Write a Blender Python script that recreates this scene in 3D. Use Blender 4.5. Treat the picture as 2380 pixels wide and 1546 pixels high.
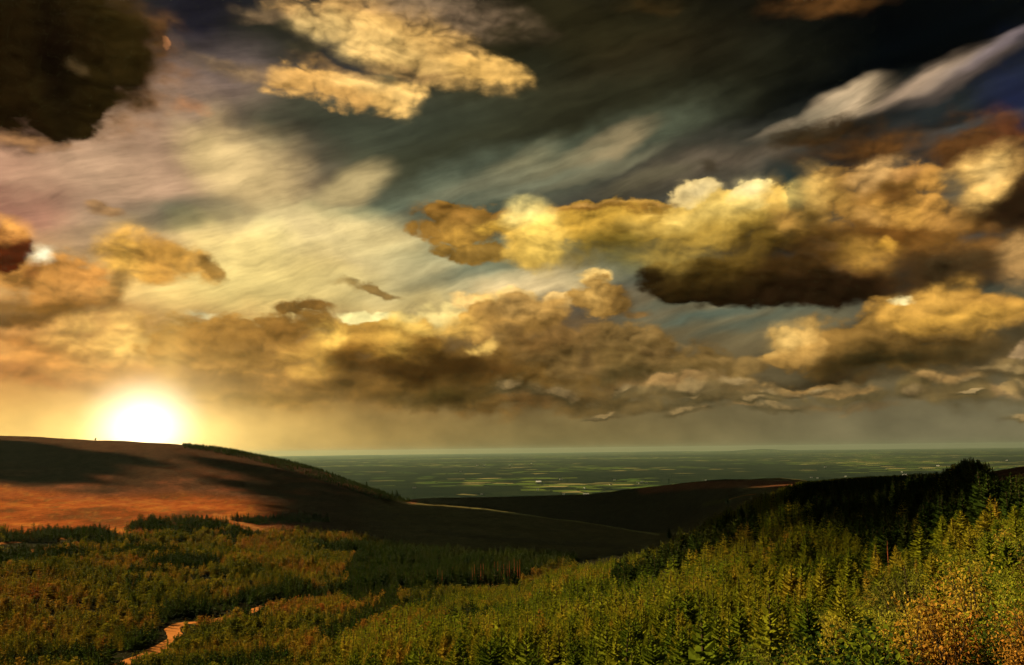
import bpy, bmesh, math, random
import numpy as np
from mathutils import Vector, Matrix, Euler
random.seed(7); rng = np.random.default_rng(7)
for o in list(bpy.data.objects): bpy.data.objects.remove(o)
EXPO = 1.55; HAZE = 1.0e-5
sc = bpy.context.scene
C = sc.collection
# ---------------------------------------------------------------- camera
PW, PH, FPX = 2380.0, 1546.0, 1942.0
CAM = Vector((0, 0, 0))
PITCH, ROLL = math.atan(273.0 / FPX), math.radians(0.68)
cd = bpy.data.cameras.new('camera'); cam = bpy.data.objects.new('camera', cd); C.objects.link(cam)
cam.location = CAM
cam.rotation_euler = (Matrix.Rotation(math.pi/2 + PITCH, 3, 'X') @ Matrix.Rotation(-ROLL, 3, 'Z')).to_euler()
cd.sensor_fit = 'HORIZONTAL'; cd.sensor_width = 36; cd.lens = 36 * FPX / PW
cd.clip_start = 0.1; cd.clip_end = 200000
sc.camera = cam
RM = cam.rotation_euler.to_matrix()
def ray(px, py):
    """direction through a point of the photograph (2380 wide)"""
    return (RM @ Vector(((px - PW/2)/FPX, -(py - PH/2)/FPX, -1))).normalized()
def ang(px, py):
    d = ray(px, py); h = math.hypot(d.x, d.y)
    return math.atan2(d.x, d.y), d.z / h
# ---------------------------------------------------------------- view / render
sc.view_settings.view_transform = 'Standard'; sc.view_settings.look = 'None'
sc.view_settings.exposure = EXPO; sc.view_settings.gamma = 1.0
cy = sc.cycles
sc.render.engine = 'CYCLES'
cy.use_adaptive_sampling = True; cy.adaptive_threshold = 0.02; cy.adaptive_min_samples = 16; cy.max_bounces = 3; cy.diffuse_bounces = 2; cy.glossy_bounces = 1; cy.transmission_bounces = 2
cy.volume_bounces = 0; cy.transparent_max_bounces = 8; cy.caustics_reflective = False; cy.caustics_refractive = False
# ---------------------------------------------------------------- sun + sky direction
SUN_AZ, SUN_EL = math.radians(-62), math.radians(24)        # azimuth from +Y towards +X
ld = bpy.data.lights.new('sun', 'SUN'); sun = bpy.data.objects.new('sun', ld); C.objects.link(sun)
ld.energy = 5.0; ld.angle = math.radians(0.5); ld.color = (1.0, 0.76, 0.42)
sdir = Vector((math.sin(SUN_AZ)*math.cos(SUN_EL), math.cos(SUN_AZ)*math.cos(SUN_EL), math.sin(SUN_EL)))
sun.rotation_euler = (-sdir).to_track_quat('-Z', 'Y').to_euler()
# ---------------------------------------------------------------- node helper
class NT:
    def __init__(s, tree): s.t = tree; s.n = tree.nodes; s.l = tree.links; s.n.clear()
    def put(s, sock, v):
        if isinstance(v, bpy.types.NodeSocket): s.l.new(v, sock)
        elif v is not None:
            try: sock.default_value = v
            except Exception: sock.default_value = tuple(v) + (1,)
    def node(s, typ, ins=None, **kw):
        nd = s.n.new(typ)
        for k, v in kw.items(): setattr(nd, k, v)
        for k, v in (ins or {}).items(): s.put(nd.inputs[k], v)
        return nd
    def m(s, op, a, b=None, c=None, clamp=False):
        nd = s.n.new('ShaderNodeMath'); nd.operation = op; nd.use_clamp = clamp
        for i, v in enumerate((a, b, c)):
            if v is not None: s.put(nd.inputs[i], v)
        return nd.outputs[0]
    def v(s, op, a, b=None, scale=None):
        nd = s.n.new('ShaderNodeVectorMath'); nd.operation = op; s.put(nd.inputs[0], a)
        if b is not None: s.put(nd.inputs[1], b)
        if scale is not None: s.put(nd.inputs['Scale'], scale)
        return nd.outputs['Value' if op in ('LENGTH', 'DOT_PRODUCT', 'DISTANCE') else 'Vector']
    def noise(s, vec, scale, detail=2, rough=0.5, dist=0.0, color=False, dim='3D', lac=2.0):
        nd = s.node('ShaderNodeTexNoise', {'Vector': vec, 'Scale': scale, 'Detail': detail, 'Roughness': rough, 'Distortion': dist, 'Lacunarity': lac}, noise_dimensions=dim)
        return nd.outputs['Color' if color else 'Fac']
    def mix(s, f, a, b, mode='MIX'):
        nd = s.n.new('ShaderNodeMix'); nd.data_type = 'RGBA'; nd.blend_type = mode
        s.put(nd.inputs[0], f); s.put(nd.inputs[6], a); s.put(nd.inputs[7], b); return nd.outputs[2]
    def ss(s, v, lo, hi, a=0.0, b=1.0, smooth=True):
        nd = s.n.new('ShaderNodeMapRange'); nd.interpolation_type = 'SMOOTHSTEP' if smooth else 'LINEAR'; nd.clamp = True
        for k, x in enumerate((v, lo, hi, a, b)): s.put(nd.inputs[k], x)
        return nd.outputs[0]
def grey(k): return N.node('ShaderNodeCombineColor', {0: k, 1: k, 2: k}).outputs[0]      # no implicit conversions: they break the evaluation order
def lin(c):
    return tuple((x/255/12.92 if x/255 <= 0.04045 else ((x/255+0.055)/1.055)**2.4) for x in c) + (1.0,)
# ---------------------------------------------------------------- sky
W = bpy.data.worlds.new('World'); sc.world = W; W.use_nodes = True
N = NT(W.node_tree)
tc = N.node('ShaderNodeTexCoord').outputs['Generated']
sep = N.node('ShaderNodeSeparateXYZ', {0: tc}).outputs
hh = N.m('SQRT', N.m('ADD', N.m('MULTIPLY', sep[0], sep[0]), N.m('MULTIPLY', sep[1], sep[1])))
hh = N.m('MAXIMUM', hh, 0.02)
S_ = N.m('ARCTAN2', sep[0], sep[1])
T_ = N.m('DIVIDE', sep[2], hh)
P = N.node('ShaderNodeCombineXYZ', {0: S_, 1: T_, 2: 0.0}).outputs[0]
Pq = N.v('MULTIPLY', P, (1.0, 1.5, 1.0))
def warp(base, src, scale, detail, amp, off=0.0):
    c = N.noise(N.v('ADD', src, (off, off*0.7, 0)), scale, detail, 0.55, color=True, dim='2D')
    return N.v('ADD', base, N.v('MULTIPLY', N.v('SUBTRACT', c, (0.5, 0.5, 0.5)), (amp, amp, 0)))
PW1 = warp(P, Pq, 9.0, 3, 0.055)                    # soft veils
PW2 = warp(warp(P, Pq, 9.0, 1, 0.034, 3.1), Pq, 38.0, 4, 0.017, 5.7)   # cumulus outlines
# noises shared by every cloud
nsoft = N.m('SUBTRACT', N.noise(Pq, 14.0, 6, 0.55, dim='2D'), 0.5)
def billow(p):
    vo = N.node('ShaderNodeTexVoronoi', {'Vector': p, 'Scale': 24.0, 'Detail': 1.6, 'Roughness': 0.5, 'Lacunarity': 2.3}, feature='F1', voronoi_dimensions='2D').outputs['Distance']
    fb = N.noise(p, 22.0, 5, 0.52, dim='2D')
    return N.m('ADD', N.m('MULTIPLY', N.m('SUBTRACT', 0.42, vo), 0.75), N.m('MULTIPLY', N.m('SUBTRACT', fb, 0.5), 0.9))
PB = warp(Pq, Pq, 16.0, 2, 0.03, 9.3)
nbil = billow(PB)
nbil2 = billow(N.v('ADD', PB, (-0.004, 0.010, 0)))
relief = N.m('SUBTRACT', nbil, nbil2)
def paint(col, p, nz, strokes, rel=None):
    """lay a list of strokes over the sky, ten to a node group"""
    global N
    for q in range(0, len(strokes), 10):
        g = bpy.data.node_groups.new('cloud_strokes', 'ShaderNodeTree'); T = N
        for nm, ty in (('Color', 'NodeSocketColor'), ('Vector', 'NodeSocketVector'), ('Noise', 'NodeSocketFloat'), ('Relief', 'NodeSocketFloat')):
            g.interface.new_socket(nm, in_out='INPUT', socket_type=ty)
        g.interface.new_socket('Color', in_out='OUTPUT', socket_type='NodeSocketColor')
        N = NT(g); gi = N.node('NodeGroupInput').outputs; c = gi[0]
        pk, nk, rk = chain(c, gi[1], gi[2], gi[3])
        for b in strokes[q:q+10]: c, _ = stroke(c, pk, nk, *b, rel=rk if rel is not None else None)
        N.put(N.node('NodeGroupOutput').inputs[0], c)
        N = T; nd = N.n.new('ShaderNodeGroup'); nd.node_tree = g
        N.put(nd.inputs[0], col); N.put(nd.inputs[1], p); N.put(nd.inputs[2], nz)
        if rel is not None: N.put(nd.inputs[3], rel)
        col = nd.outputs[0]
    return col
def chain(col, *socks):
    """tie inputs of the next strokes to the colour so far, so the shader is evaluated stroke by stroke"""
    tk = N.m('MULTIPLY', N.node('ShaderNodeSeparateColor', {0: col}).outputs[0], 1e-9); out = []
    for s_ in socks: out.append(N.v('ADD', s_, tk) if s_.type == 'VECTOR' else N.m('ADD', s_, tk))
    return out
def stroke(col, p, nz, x, y, rx, ry, rot, c, st=1.0, soft=0.3, amp=0.3, rel=None):
    if soft >= 1: rx *= 1.15; ry *= 1.15
    s0, t0 = ang(x, y); s1, _ = ang(x+10, y); _, t1 = ang(x, y-10)
    ks, kt = (s1-s0)/10, (t1-t0)/10
    mp = N.node('ShaderNodeMapping', {'Vector': p, 'Location': (s0, t0, 0), 'Rotation': (0, 0, math.radians(rot)), 'Scale': (1.62*rx*ks, 1.62*ry*kt, 1)}, vector_type='TEXTURE')
    g = N.node('ShaderNodeTexGradient', {'Vector': mp.outputs[0]}, gradient_type='SPHERICAL').outputs['Fac']
    gn = N.m('MULTIPLY', g, N.m('MULTIPLY_ADD', nz, 1.7*amp, 1.0 + 0.22*amp))
    if soft >= 1: f = N.ss(gn, 0.0, 0.92, 0.0, st)
    else: f = N.ss(gn, max(0.01, 0.333 - soft*.5), 0.333 + soft*.9, 0.0, st)
    return N.mix(f, col, lin(c) if rel is None else N.mix(rel, tuple(q*.42 for q in lin(c)), tuple(q*(1.75 if sum(c) < 560 else 1.3) for q in lin(c)))), f
# clear air: Nishita, then the veil of high cloud laid over it
sky = N.node('ShaderNodeTexSky', sky_type='NISHITA', sun_disc=False, sun_elevation=SUN_EL, sun_rotation=SUN_AZ, altitude=300, air_density=1.0, dust_density=2.0).outputs[0]
col = N.mix(0.93, N.mix(1.0, sky, (0.06, 0.06, 0.06, 1), 'MULTIPLY'), lin((62, 66, 54)))
BG = [ # x, y, rx, ry, rot, colour, strength, soft, amp : wide soft veils
 (1700,  60, 950, 280,  -4, (14, 15, 11), 1.0, 1, .25),
 (1300, 120, 330, 200,  10, (46, 42, 22), .9, 1, .35),
 (1450, 230, 260, 90,   10, (48, 38, 20), .8, 1, .35),
 (1240, 150,  90, 50,    0, (28, 30, 18), .7, 1, .35),
 (2050, 140, 460, 160,  14, (4, 7, 8), 1.0, 1, .3),
 (480,   50, 230, 130,   0, (30, 29, 32), 1.0, 1, .2),
 (640,   95, 100,  70,   0, (46, 46, 32), .9, 1, .3),
 (500,  200, 220,  90,   5, (98, 88, 78), .8, 1, .4),
 (300,  400, 560, 190,   5, (166, 138, 104), 1.0, 1, .4),
 (20,   430, 130, 140,   0, (160, 112, 86), .8, 1, .3),
 (700,  270, 200,  60,   8, (80, 80, 58), .9, 1, .4),
 (1060, 370, 360, 130,  12, (72, 74, 50), 1.0, 1, .3),
 (900,  310, 260,  60,   8, (62, 68, 50), .8, 1, .4),
 (1420, 280, 360,  90,  14, (46, 46, 28), .9, 1, .4),
 (1150, 430, 340,  60,  14, (96, 106, 82), .85, 1, .5),
 (1350, 360, 260,  50,  18, (84, 90, 66), .7, 1, .5),
 (1750, 330, 300, 40, 14, (66, 70, 58), .6, 1, .5),
 (1600, 400, 330,  60,   8, (74, 70, 52), .9, 1, .4),
 (1690, 370, 150,  28,   8, (102, 92, 70), .8, 1, .5),
 (2200, 270, 280,  80,  15, (44, 50, 46), .9, 1, .3),
 (2380, 250, 90, 120,  10, (32, 38, 62), .8, 1, .2),
 (1850, 470,  90,  90,   0, (44, 54, 48), .9, 1, .2),
 (500,  320,  34,  70,   6, (180, 156, 108), .8, 1, .3),
 (510,  370,  90,  50, -20, (208, 184, 122), .9, 1, .4),
 (600,  440, 110,  90, -40, (194, 172, 114), .9, 1, .4),
 (200,  400, 230,  60,   4, (186, 156, 116), .6, 1, .5),
 (430,  500, 150,  40,  12, (108, 104, 76), .8, 1, .6),
 (425,  515,  50,  26,   0, (84, 92, 68), .6, 1, .6),
 (760,  500, 120,  24,  16, (104, 114, 82), .8, 1, .6),
 (645,  560,  60,  44, -40, (112, 122, 84), .9, 1, .5),
 (830,  570, 210,  66,  -8, (218, 200, 132), 1.0, 1, .35),
 (700,  520,  80,  26, -30, (208, 190, 128), .8, 1, .4),
 (960,  620, 130,  40, -10, (212, 196, 130), .9, 1, .4),
 (330,  720, 420, 130,   0, (224, 184, 108), .9, 1, .3),
 (580,  610, 150,  70, -10, (238, 216, 132), .9, 1, .3),
 (560,  690, 220,  60,   0, (242, 220, 132), .9, 1, .3),
 (860,  690, 260,  40,  -4, (216, 196, 120), .8, 1, .4),
 (1150, 590, 180,  40,   8, (116, 124, 92), .8, 1, .4),
 (1120, 640, 260,  40,   8, (176, 168, 118), .7, 1, .4),
 (1265, 652, 130,  38,  10, (228, 206, 142), .95, 1, .4),
 (1450, 600, 140,  50,  10, (120, 122, 88), .8, 1, .4),
 (1560, 690, 140,  30,   0, (140, 130, 92), .8, 1, .4),
 (1700, 760, 300,  70,   8, (120, 120, 88), 1.0, 1, .3),
 (2250, 640, 230,  50,   4, (36, 50, 42), .9, 1, .3),
 (2350, 740, 120,  60,   0, (92, 92, 62), .7, 1, .3),
 (200,  880, 520, 150,   0, (208, 152, 80), 1.0, 1, .25),
 (1000, 900, 760, 140,   0, (136, 108, 56), .95, 1, .2),
 (1900, 900, 760, 150,   0, (100, 90, 58), .95, 1, .2),
]
col = paint(col, PW1, nsoft, BG)
# band of clear air above the horizon
hb = N.ss(T_, 0.010, 0.085, 1.0, 0.0)
hc = N.mix(N.ss(S_, -0.55, 0.05), lin((226, 186, 96)), lin((122, 108, 62)))
hc = N.mix(N.ss(S_, 0.0, 0.5), hc, lin((112, 106, 74)))
col = N.mix(hb, col, hc)
# combed cirrus
rotp = N.node('ShaderNodeMapping', {'Vector': warp(P, Pq, 5.0, 2, 0.03, 1.3), 'Rotation': (0, 0, math.radians(17)), 'Scale': (1/3.0, 1/26.0, 1)}, vector_type='TEXTURE').outputs[0]
ci = N.noise(rotp, 1.0, 6, 0.62, dim='2D')
ci_mask = N.ss(T_, 0.04, 0.16)
col = N.mix(1.0, col, grey(N.m('MULTIPLY_ADD', N.m('MULTIPLY', N.m('SUBTRACT', ci, 0.5), ci_mask), 1.0, 1.0)), 'MULTIPLY')
CIR = [ # combed bright streaks
 (1630, 735, 150, 14, 10, (80, 96, 78), .7),
 (1760, 750, 140, 12,  9, (86, 98, 78), .6),
 (1560, 706,  90, 12, 12, (92, 100, 78), .6),
 (1190, 606, 170, 16, 14, (98, 112, 88), .6),
 (1020, 440, 90, 22, 14, (112, 118, 88), .6),
 (1410, 342,  95, 26, 25, (146, 132, 92), .9),
 (1300, 385, 110, 20, 22, (122, 118, 84), .8),
 (1200, 385,  80, 26, 22, (128, 124, 88), .85),
 (1120, 430, 110, 18, 16, (122, 122, 90), .8),
 (1230, 436, 150, 12, 16, (116, 118, 88), .8),
 (1380, 405, 120, 10, 18, (112, 110, 80), .7),
 (1510, 415, 100, 20, 12, (104, 98, 70), .8),
 (820,  435,  76, 30, 28, (172, 156, 104), .95),
 (1975, 238,  80, 30, 22, (214, 190, 142), 1.0),
 (1900, 268,  90, 14, 22, (150, 138, 104), .9),
 (2140, 192, 110, 20, 23, (176, 154, 120), .9),
 (2240, 150, 90, 14, 25, (150, 134, 110), .7),
 (2320, 112, 100, 15, 26, (132, 120, 112), .75),
 (2230, 185, 130, 16, 20, (100,  88, 72), .7),
 (1830, 292,  70, 10, 16, (128, 116, 88), .8),
 (2180, 315, 150, 14,  6, (84, 86, 76), .7),
]
cin = N.m('MULTIPLY', N.m('SUBTRACT', ci, 0.47), 2.2)
PCI = warp(P, Pq, 16.0, 2, 0.022, 8.8)
col = paint(col, PCI, cin, [b[:7]+(1, .55) for b in CIR])
rotf = N.node('ShaderNodeMapping', {'Vector': PCI, 'Rotation': (0, 0, math.radians(20)), 'Scale': (1/7.0, 1/60.0, 1)}, vector_type='TEXTURE').outputs[0]
cf = N.noise(rotf, 1.0, 5, 0.6, dim='2D')
vm = N.m('ADD', N.m('MULTIPLY_ADD', N.m('MULTIPLY', N.m('SUBTRACT', cf, 0.5), ci_mask), 0.8, 1.0), N.m('MULTIPLY', nsoft, 0.8))
col = N.mix(1.0, col, grey(N.m('MAXIMUM', vm, 0.4)), 'MULTIPLY')
col = N.mix(1.0, col, (1.03, 1.01, 1.16, 1), 'MULTIPLY')
CU = [
 (130, 112, 300, 176, 0, (140, 100, 62), .8, .35, .4),
 # top-left block, in shade, close overhead
 (110, 90, 285, 165, 0, (36, 26, 9), 1.0, .20, .34),
 (60, 170, 230, 150, 0, (32, 22, 7), 1.0, .22, .34),
 (170, 220, 100, 92, 0, (36, 27, 9), 1.0, .10, .25),
 (130, 130, 44, 140, 6, (20, 12, 5), .9, 1, .2),
 (290, 90, 60, 150, 0, (46, 36, 13), .7, 1, .2),
 (388, 98, 13, 13, 0, (186, 130, 86), .9, .3, .3),
 (372, 90, 20, 50, 0, (90, 62, 34), .6, 1, .4),
 (174, 150, 24, 14, -30, (92, 74, 46), .6, 1, .3),
 (50, 312, 90, 14, -4, (184, 138, 92), .7, 1, .5),
 # top centre tan cloud
 (860, 50, 230, 66, -14, (186, 148, 92), 1.0, .30, .5),
 (980, 120, 210, 58, -17, (202, 162, 94), 1.0, .30, .35),
 (1130, 158, 96, 32, -14, (204, 164, 92), 1.0, .25, .3),
 (770, 75, 80, 36, -10, (216, 186, 122), .8, 1, .4),
 (900, 110, 140, 36, -20, (212, 178, 110), .8, 1, .4),
 (1030, 28, 170, 34, -12, (124, 104, 80), .85, 1, .4),
 (760, 205, 130, 42, -8, (202, 158, 90), 1.0, .22, .4),
 (920, 222, 72, 44, 20, (212, 170, 98), 1.0, .22, .35),
 (840, 192, 70, 22, 0, (220, 184, 114), .8, 1, .4),
 (940, 225, 40, 34, 30, (228, 190, 116), .8, 1, .2),
 (950, 164, 80, 14, -8, (156, 122, 76), .8, 1, .5),
 (892, 178, 26, 24, -10, (100, 90, 62), .9, 1, .3),
 (780, 160, 80, 12, -8, (150, 118, 74), .7, 1, .6),
 (700, 118, 34, 14, 0, (66, 60, 40), .8, 1, .5),
 (560, 155, 90, 20, -6, (136, 112, 80), .8, 1, .5),
 (610, 30, 50, 18, 0, (128, 106, 76), .8, 1, .6),
 (445, 238, 30, 16, 0, (170, 118, 76), .6, 1, .3),
 (1930, 5, 110, 24, 0, (92, 62, 30), .8, 1, .4),
 (1500, 10, 60, 16, 0, (60, 46, 22), .7, 1, .4),
 # dusky lumps right
 (1900, 310, 130, 30, -2, (44, 34, 18), .9, .4, .5),
 (2020, 345, 150, 44, -4, (76, 52, 26), .95, .5, .5),
 (2050, 350, 60, 26, 0, (96, 64, 30), .6, 1, .4),
 (2300, 370, 120, 120, 30, (88, 58, 28), .95, .3, .4),
 (2350, 300, 30, 50, 10, (96, 58, 34), .8, .5, .4),
 (2330, 520, 200, 120, 0, (56, 38, 18), .95, .4, .5),
 (2240, 600, 180, 60, 0, (76, 56, 30), .85, .5, .5),
 # C2 mass
 (2040, 465, 165, 72, 0, (146, 108, 52), 1.0, .12, .5),
 (1920, 410, 40, 22, 10, (142, 108, 56), .9, .2, .5),
 (2140, 400, 60, 28, -10, (160, 118, 60), .95, .16, .5),
 (2130, 540, 170, 90, -20, (118, 84, 38), 1.0, .4, .45),
 (1960, 560, 150, 80, 0, (130, 94, 44), 1.0, .3, .4),
 (2040, 540, 110, 34, 0, (88, 58, 24), .8, 1, .5),
 (2070, 520, 60, 60, 0, (110, 74, 30), .6, 1, .5),
 (1903, 452, 32, 54, 14, (222, 178, 98), .9, 1, .4),
 (2035, 402, 52, 24, 10, (198, 158, 98), .85, 1, .5),
 (2120, 398, 40, 18, 10, (186, 140, 80), .7, 1, .5),
 (2105, 488, 80, 26, -20, (208, 158, 76), .9, 1, .5),
 (2162, 450, 24, 50, -12, (200, 150, 74), .85, 1, .4),
 (2105, 450, 38, 18, -10, (104, 72, 34), .8, 1, .5),
 (2010, 485, 46, 18, -20, (204, 158, 86), .85, 1, .5),
 (1960, 470, 30, 30, 0, (170, 130, 62), .7, 1, .5),
 (2188, 508, 44, 28, -10, (196, 146, 74), .8, 1, .5),
 (2285, 532, 20, 36, 0, (128, 92, 48), .7, 1, .4),
 (1988, 592, 68, 32, -18, (222, 172, 80), .95, 1, .4),
 (1895, 575, 36, 18, 0, (198, 152, 90), .85, .4, .5),
 (1862, 530, 30, 16, 0, (170, 128, 66), .7, .4, .5),
 (2062, 570, 16, 14, 0, (224, 172, 70), .8, 1, .2),
 (2288, 412, 84, 44, 34, (238, 194, 112), 1.0, 1, .3),
 (2300, 400, 40, 24, 34, (252, 214, 136), .7, 1, .3),
 (2365, 605, 56, 48, 0, (196, 156, 96), .95, .5, .4),
 (2060, 645, 250, 46, 0, (70, 46, 20), .95, 1, .4),
 (2200, 620, 110, 30, 0, (62, 50, 30), .8, 1, .4),
 (2330, 485, 130, 26, 6, (36, 24, 12), .9, 1, .3),
 (1845, 460, 36, 60, 10, (48, 58, 50), .8, .5, .3),
 # C1 long cloud
 (1070, 520, 125, 46, 6, (140, 106, 48), 1.0, .10, .5),
 (1110, 585, 90, 34, -8, (128, 100, 46), 1.0, .14, .5),
 (1070, 553, 44, 20, 0, (186, 144, 64), .8, 1, .4),
 (1030, 500, 60, 16, 0, (160, 118, 54), .6, 1, .5),
 (1150, 540, 50, 30, 0, (104, 84, 40), .6, 1, .5),
 (1440, 512, 300, 46, 2, (196, 156, 64), 1.0, .10, .25),
 (1240, 555, 66, 62, 0, (218, 178, 84), 1.0, .25, .3),
 (1700, 510, 130, 60, 6, (206, 170, 78), 1.0, .14, .28),
 (1420, 568, 190, 36, 6, (108, 90, 36), .95, 1, .25),
 (1540, 600, 120, 34, 0, (112, 104, 56), .8, 1, .3),
 (1360, 482, 220, 9, 2, (140, 100, 44), .85, 1, .6),
 (1500, 480, 120, 8, 0, (120, 84, 34), .8, 1, .6),
 (1450, 472, 130, 5, 2, (206, 160, 84), .7, 1, .6),
 (1228, 500, 46, 30, 0, (250, 228, 144), .95, 1, .3),
 (1258, 560, 44, 50, 0, (232, 196, 98), .85, 1, .2),
 (1660, 474, 150, 30, 4, (222, 184, 92), 1.0, .12, .35),
 (1780, 460, 60, 44, 0, (214, 176, 90), 1.0, .10, .4),
 (1620, 448, 66, 26, 4, (236, 208, 140), 1.0, .14, .5),
 (1755, 446, 60, 46, 0, (240, 216, 140), 1.0, .08, .38),
 (1625, 446, 46, 18, 0, (246, 222, 158), .9, 1, .3),
 (1752, 440, 40, 34, 0, (248, 226, 164), .95, 1, .3),
 (1700, 486, 170, 30, 5, (240, 208, 116), .9, 1, .2),
 (1808, 470, 22, 50, 0, (196, 158, 76), .8, 1, .3),
 (1640, 655, 150, 56, -4, (30, 21, 9), 1.0, .12, .3),
 (1760, 660, 190, 56, -4, (34, 23, 9), 1.0, .14, .28),
 (1900, 680, 190, 38, -2, (38, 25, 11), 1.0, .25, .3),
 (1740, 600, 200, 50, 14, (56, 42, 15), .95, 1, .25),
 (1850, 590, 130, 50, 0, (66, 46, 20), .8, 1, .4),
 (1790, 550, 130, 34, 26, (104, 82, 32), .85, 1, .3),
 (1600, 560, 100, 36, 10, (160, 130, 58), .7, 1, .3),
 (1550, 600, 50, 30, 0, (150, 124, 58), .6, 1, .3),
 (1832, 520, 34, 26, 0, (176, 136, 68), .7, 1, .5),
 (1650, 392, 14, 16, 20, (58, 50, 36), .7, 1, .4),
 # C4 lower right
 (2060, 790, 270, 80, 8, (140, 108, 54), 1.0, .14, .45),
 (2200, 720, 160, 56, -6, (164, 124, 58), 1.0, .16, .45),
 (1850, 806, 80, 44, 0, (168, 132, 70), 1.0, .16, .9),
 (1825, 784, 44, 20, 10, (206, 172, 102), .8, 1, .5),
 (1880, 768, 30, 16, 0, (196, 160, 92), .7, 1, .5),
 (2150, 700, 80, 34, 10, (196, 152, 72), .9, .5, .4),
 (2210, 745, 120, 24, 0, (206, 160, 72), .9, .6, .3),
 (2114, 680, 22, 12, 10, (255, 236, 170), .95, .4, .4),
 (2260, 810, 140, 50, 10, (92, 74, 42), .9, .5, .4),
 (2040, 842, 210, 34, 6, (40, 34, 16), .95, .5, .25),
 (1930, 880, 180, 12, 0, (58, 46, 26), .8, .5, .3),
 (1880, 896, 80, 13, 0, (166, 132, 78), .9, .3, .5),
 (2320, 915, 60, 20, 0, (160, 130, 84), .9, .3, .6),
 (2345, 908, 24, 14, 0, (200, 166, 104), .9, .4, .5),
 (2250, 865, 70, 14, 0, (128, 102, 64), .8, .4, .6),
 (2370, 810, 30, 16, 0, (160, 134, 96), .8, .4, .5),
 (2240, 930, 130, 12, 0, (96, 80, 50), .7, .5, .6),
 # small dashes and left clouds
 (880, 667, 64, 11, -20, (132, 104, 54), .9, .3, .4),
 (815, 650, 40, 9, -8, (150, 122, 66), .8, .5, .5),
 (240, 487, 44, 18, -8, (150, 116, 76), .85, .4, .5),
 (340, 600, 108, 62, -6, (200, 148, 68), .95, .25, .35),
 (440, 612, 84, 36, -24, (188, 142, 66), .9, .3, .35),
 (500, 630, 40, 18, -28, (146, 112, 54), .9, .3, .4),
 (292, 600, 60, 60, 0, (230, 182, 88), .8, 1, .3),
 (120, 655, 165, 64, -6, (192, 138, 70), 1.0, .16, .45),
 (270, 680, 30, 52, -10, (142, 110, 58), .9, .4, .4),
 (190, 690, 90, 20, -12, (196, 146, 78), .7, 1, .4),
 (40, 650, 90, 30, 0, (214, 156, 78), .7, 1, .4),
 (110, 712, 180, 26, -2, (104, 74, 32), .95, 1, .3),
 (70, 738, 140, 14, 4, (62, 44, 18), .95, 1, .3),
 (15, 575, 46, 56, 0, (84, 40, 17), 1.0, .18, .25),
 (18, 528, 34, 26, 0, (236, 170, 88), .9, 1, .3),
 (84, 590, 24, 20, 0, (255, 246, 204), 1.0, .6, .3),
 (76, 636, 18, 22, 0, (128, 80, 40), .8, .5, .4),
 (485, 721, 26, 6, 0, (255, 240, 180), .9, .6, .4),
 (130, 820, 230, 60, 0, (200, 142, 72), .8, 1, .5),
 (70, 880, 190, 24, -8, (146, 98, 52), .85, 1, .4),
 (60, 790, 120, 16, -16, (146, 100, 50), .7, 1, .5),
 (300, 790, 130, 40, 0, (240, 200, 112), .7, 1, .4),
 # C5 bank
 (480, 752, 60, 20, 0, (238, 206, 128), .8, .3, .6),
 (570, 738, 60, 18, 0, (238, 206, 128), .8, .3, .6),
 (655, 712, 60, 20, 0, (226, 196, 124), .7, .3, .6),
 (1010, 742, 60, 26, 0, (246, 222, 144), .9, .25, .6),
 (1105, 706, 60, 24, 0, (226, 190, 116), .85, .25, .6),
 (1200, 702, 60, 22, 0, (222, 188, 118), .85, .25, .6),
 (1290, 705, 44, 20, 0, (220, 184, 114), .85, .25, .6),
 (1378, 662, 46, 26, 0, (232, 196, 118), .9, .2, .6),
 (1560, 800, 90, 18, -10, (176, 146, 92), .7, .3, .6),
 (1180, 860, 440, 84, 0, (128, 98, 48), 1.0, .25, .4),
 (560, 800, 220, 74, 0, (164, 124, 60), 1.0, .14, .45),
 (700, 870, 240, 60, 0, (156, 118, 60), .9, .5, .4),
 (560, 820, 90, 30, 0, (132, 98, 48), .8, .6, .4),
 (700, 716, 74, 22, 2, (136, 102, 48), .95, .22, .9),
 (745, 745, 60, 24, -28, (140, 106, 50), .95, .25, .9),
 (650, 760, 110, 34, 0, (152, 114, 54), .95, .25, .8),
 (720, 705, 34, 14, 0, (112, 82, 38), .8, 1, .6),
 (740, 760, 70, 30, -30, (138, 104, 48), .9, .3, .5),
 (900, 790, 150, 56, 0, (176, 136, 62), 1.0, .18, .5),
 (860, 738, 60, 16, -4, (255, 240, 166), 1.0, .25, .5),
 (935, 748, 34, 16, 0, (244, 216, 130), .9, .4, .4),
 (1150, 728, 34, 42, 10, (204, 168, 92), .8, 1, .5),
 (960, 765, 70, 18, 0, (222, 184, 94), .8, .4, .6),
 (740, 835, 70, 40, 0, (206, 164, 78), .7, .6, .5),
 (1180, 750, 130, 50, 8, (160, 124, 64), 1.0, .14, .5),
 (1110, 700, 0.1, 0.1, 0, (160, 124, 64), 0.0, .14, .5),
 (1390, 700, 74, 46, 4, (150, 116, 58), 1.0, .12, .45),
 (1372, 690, 34, 34, 10, (206, 166, 92), .85, .5, .4),
 (1445, 700, 28, 36, 0, (106, 82, 42), .8, .4, .4),
 (1485, 730, 40, 16, 0, (116, 90, 50), .9, .3, .5),
 (1270, 720, 36, 20, 0, (190, 150, 82), .7, .5, .5),
 (1110, 808, 34, 17, 0, (222, 184, 100), .9, .4, .5),
 (1400, 820, 260, 66, -4, (118, 94, 52), 1.0, .16, .5),
 (1590, 860, 190, 60, -10, (114, 92, 50), 1.0, .2, .5),
 (1355, 830, 14, 40, 0, (84, 66, 38), .7, .5, .4),
 (960, 860, 190, 36, -4, (76, 54, 22), .95, .45, .4),
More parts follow.
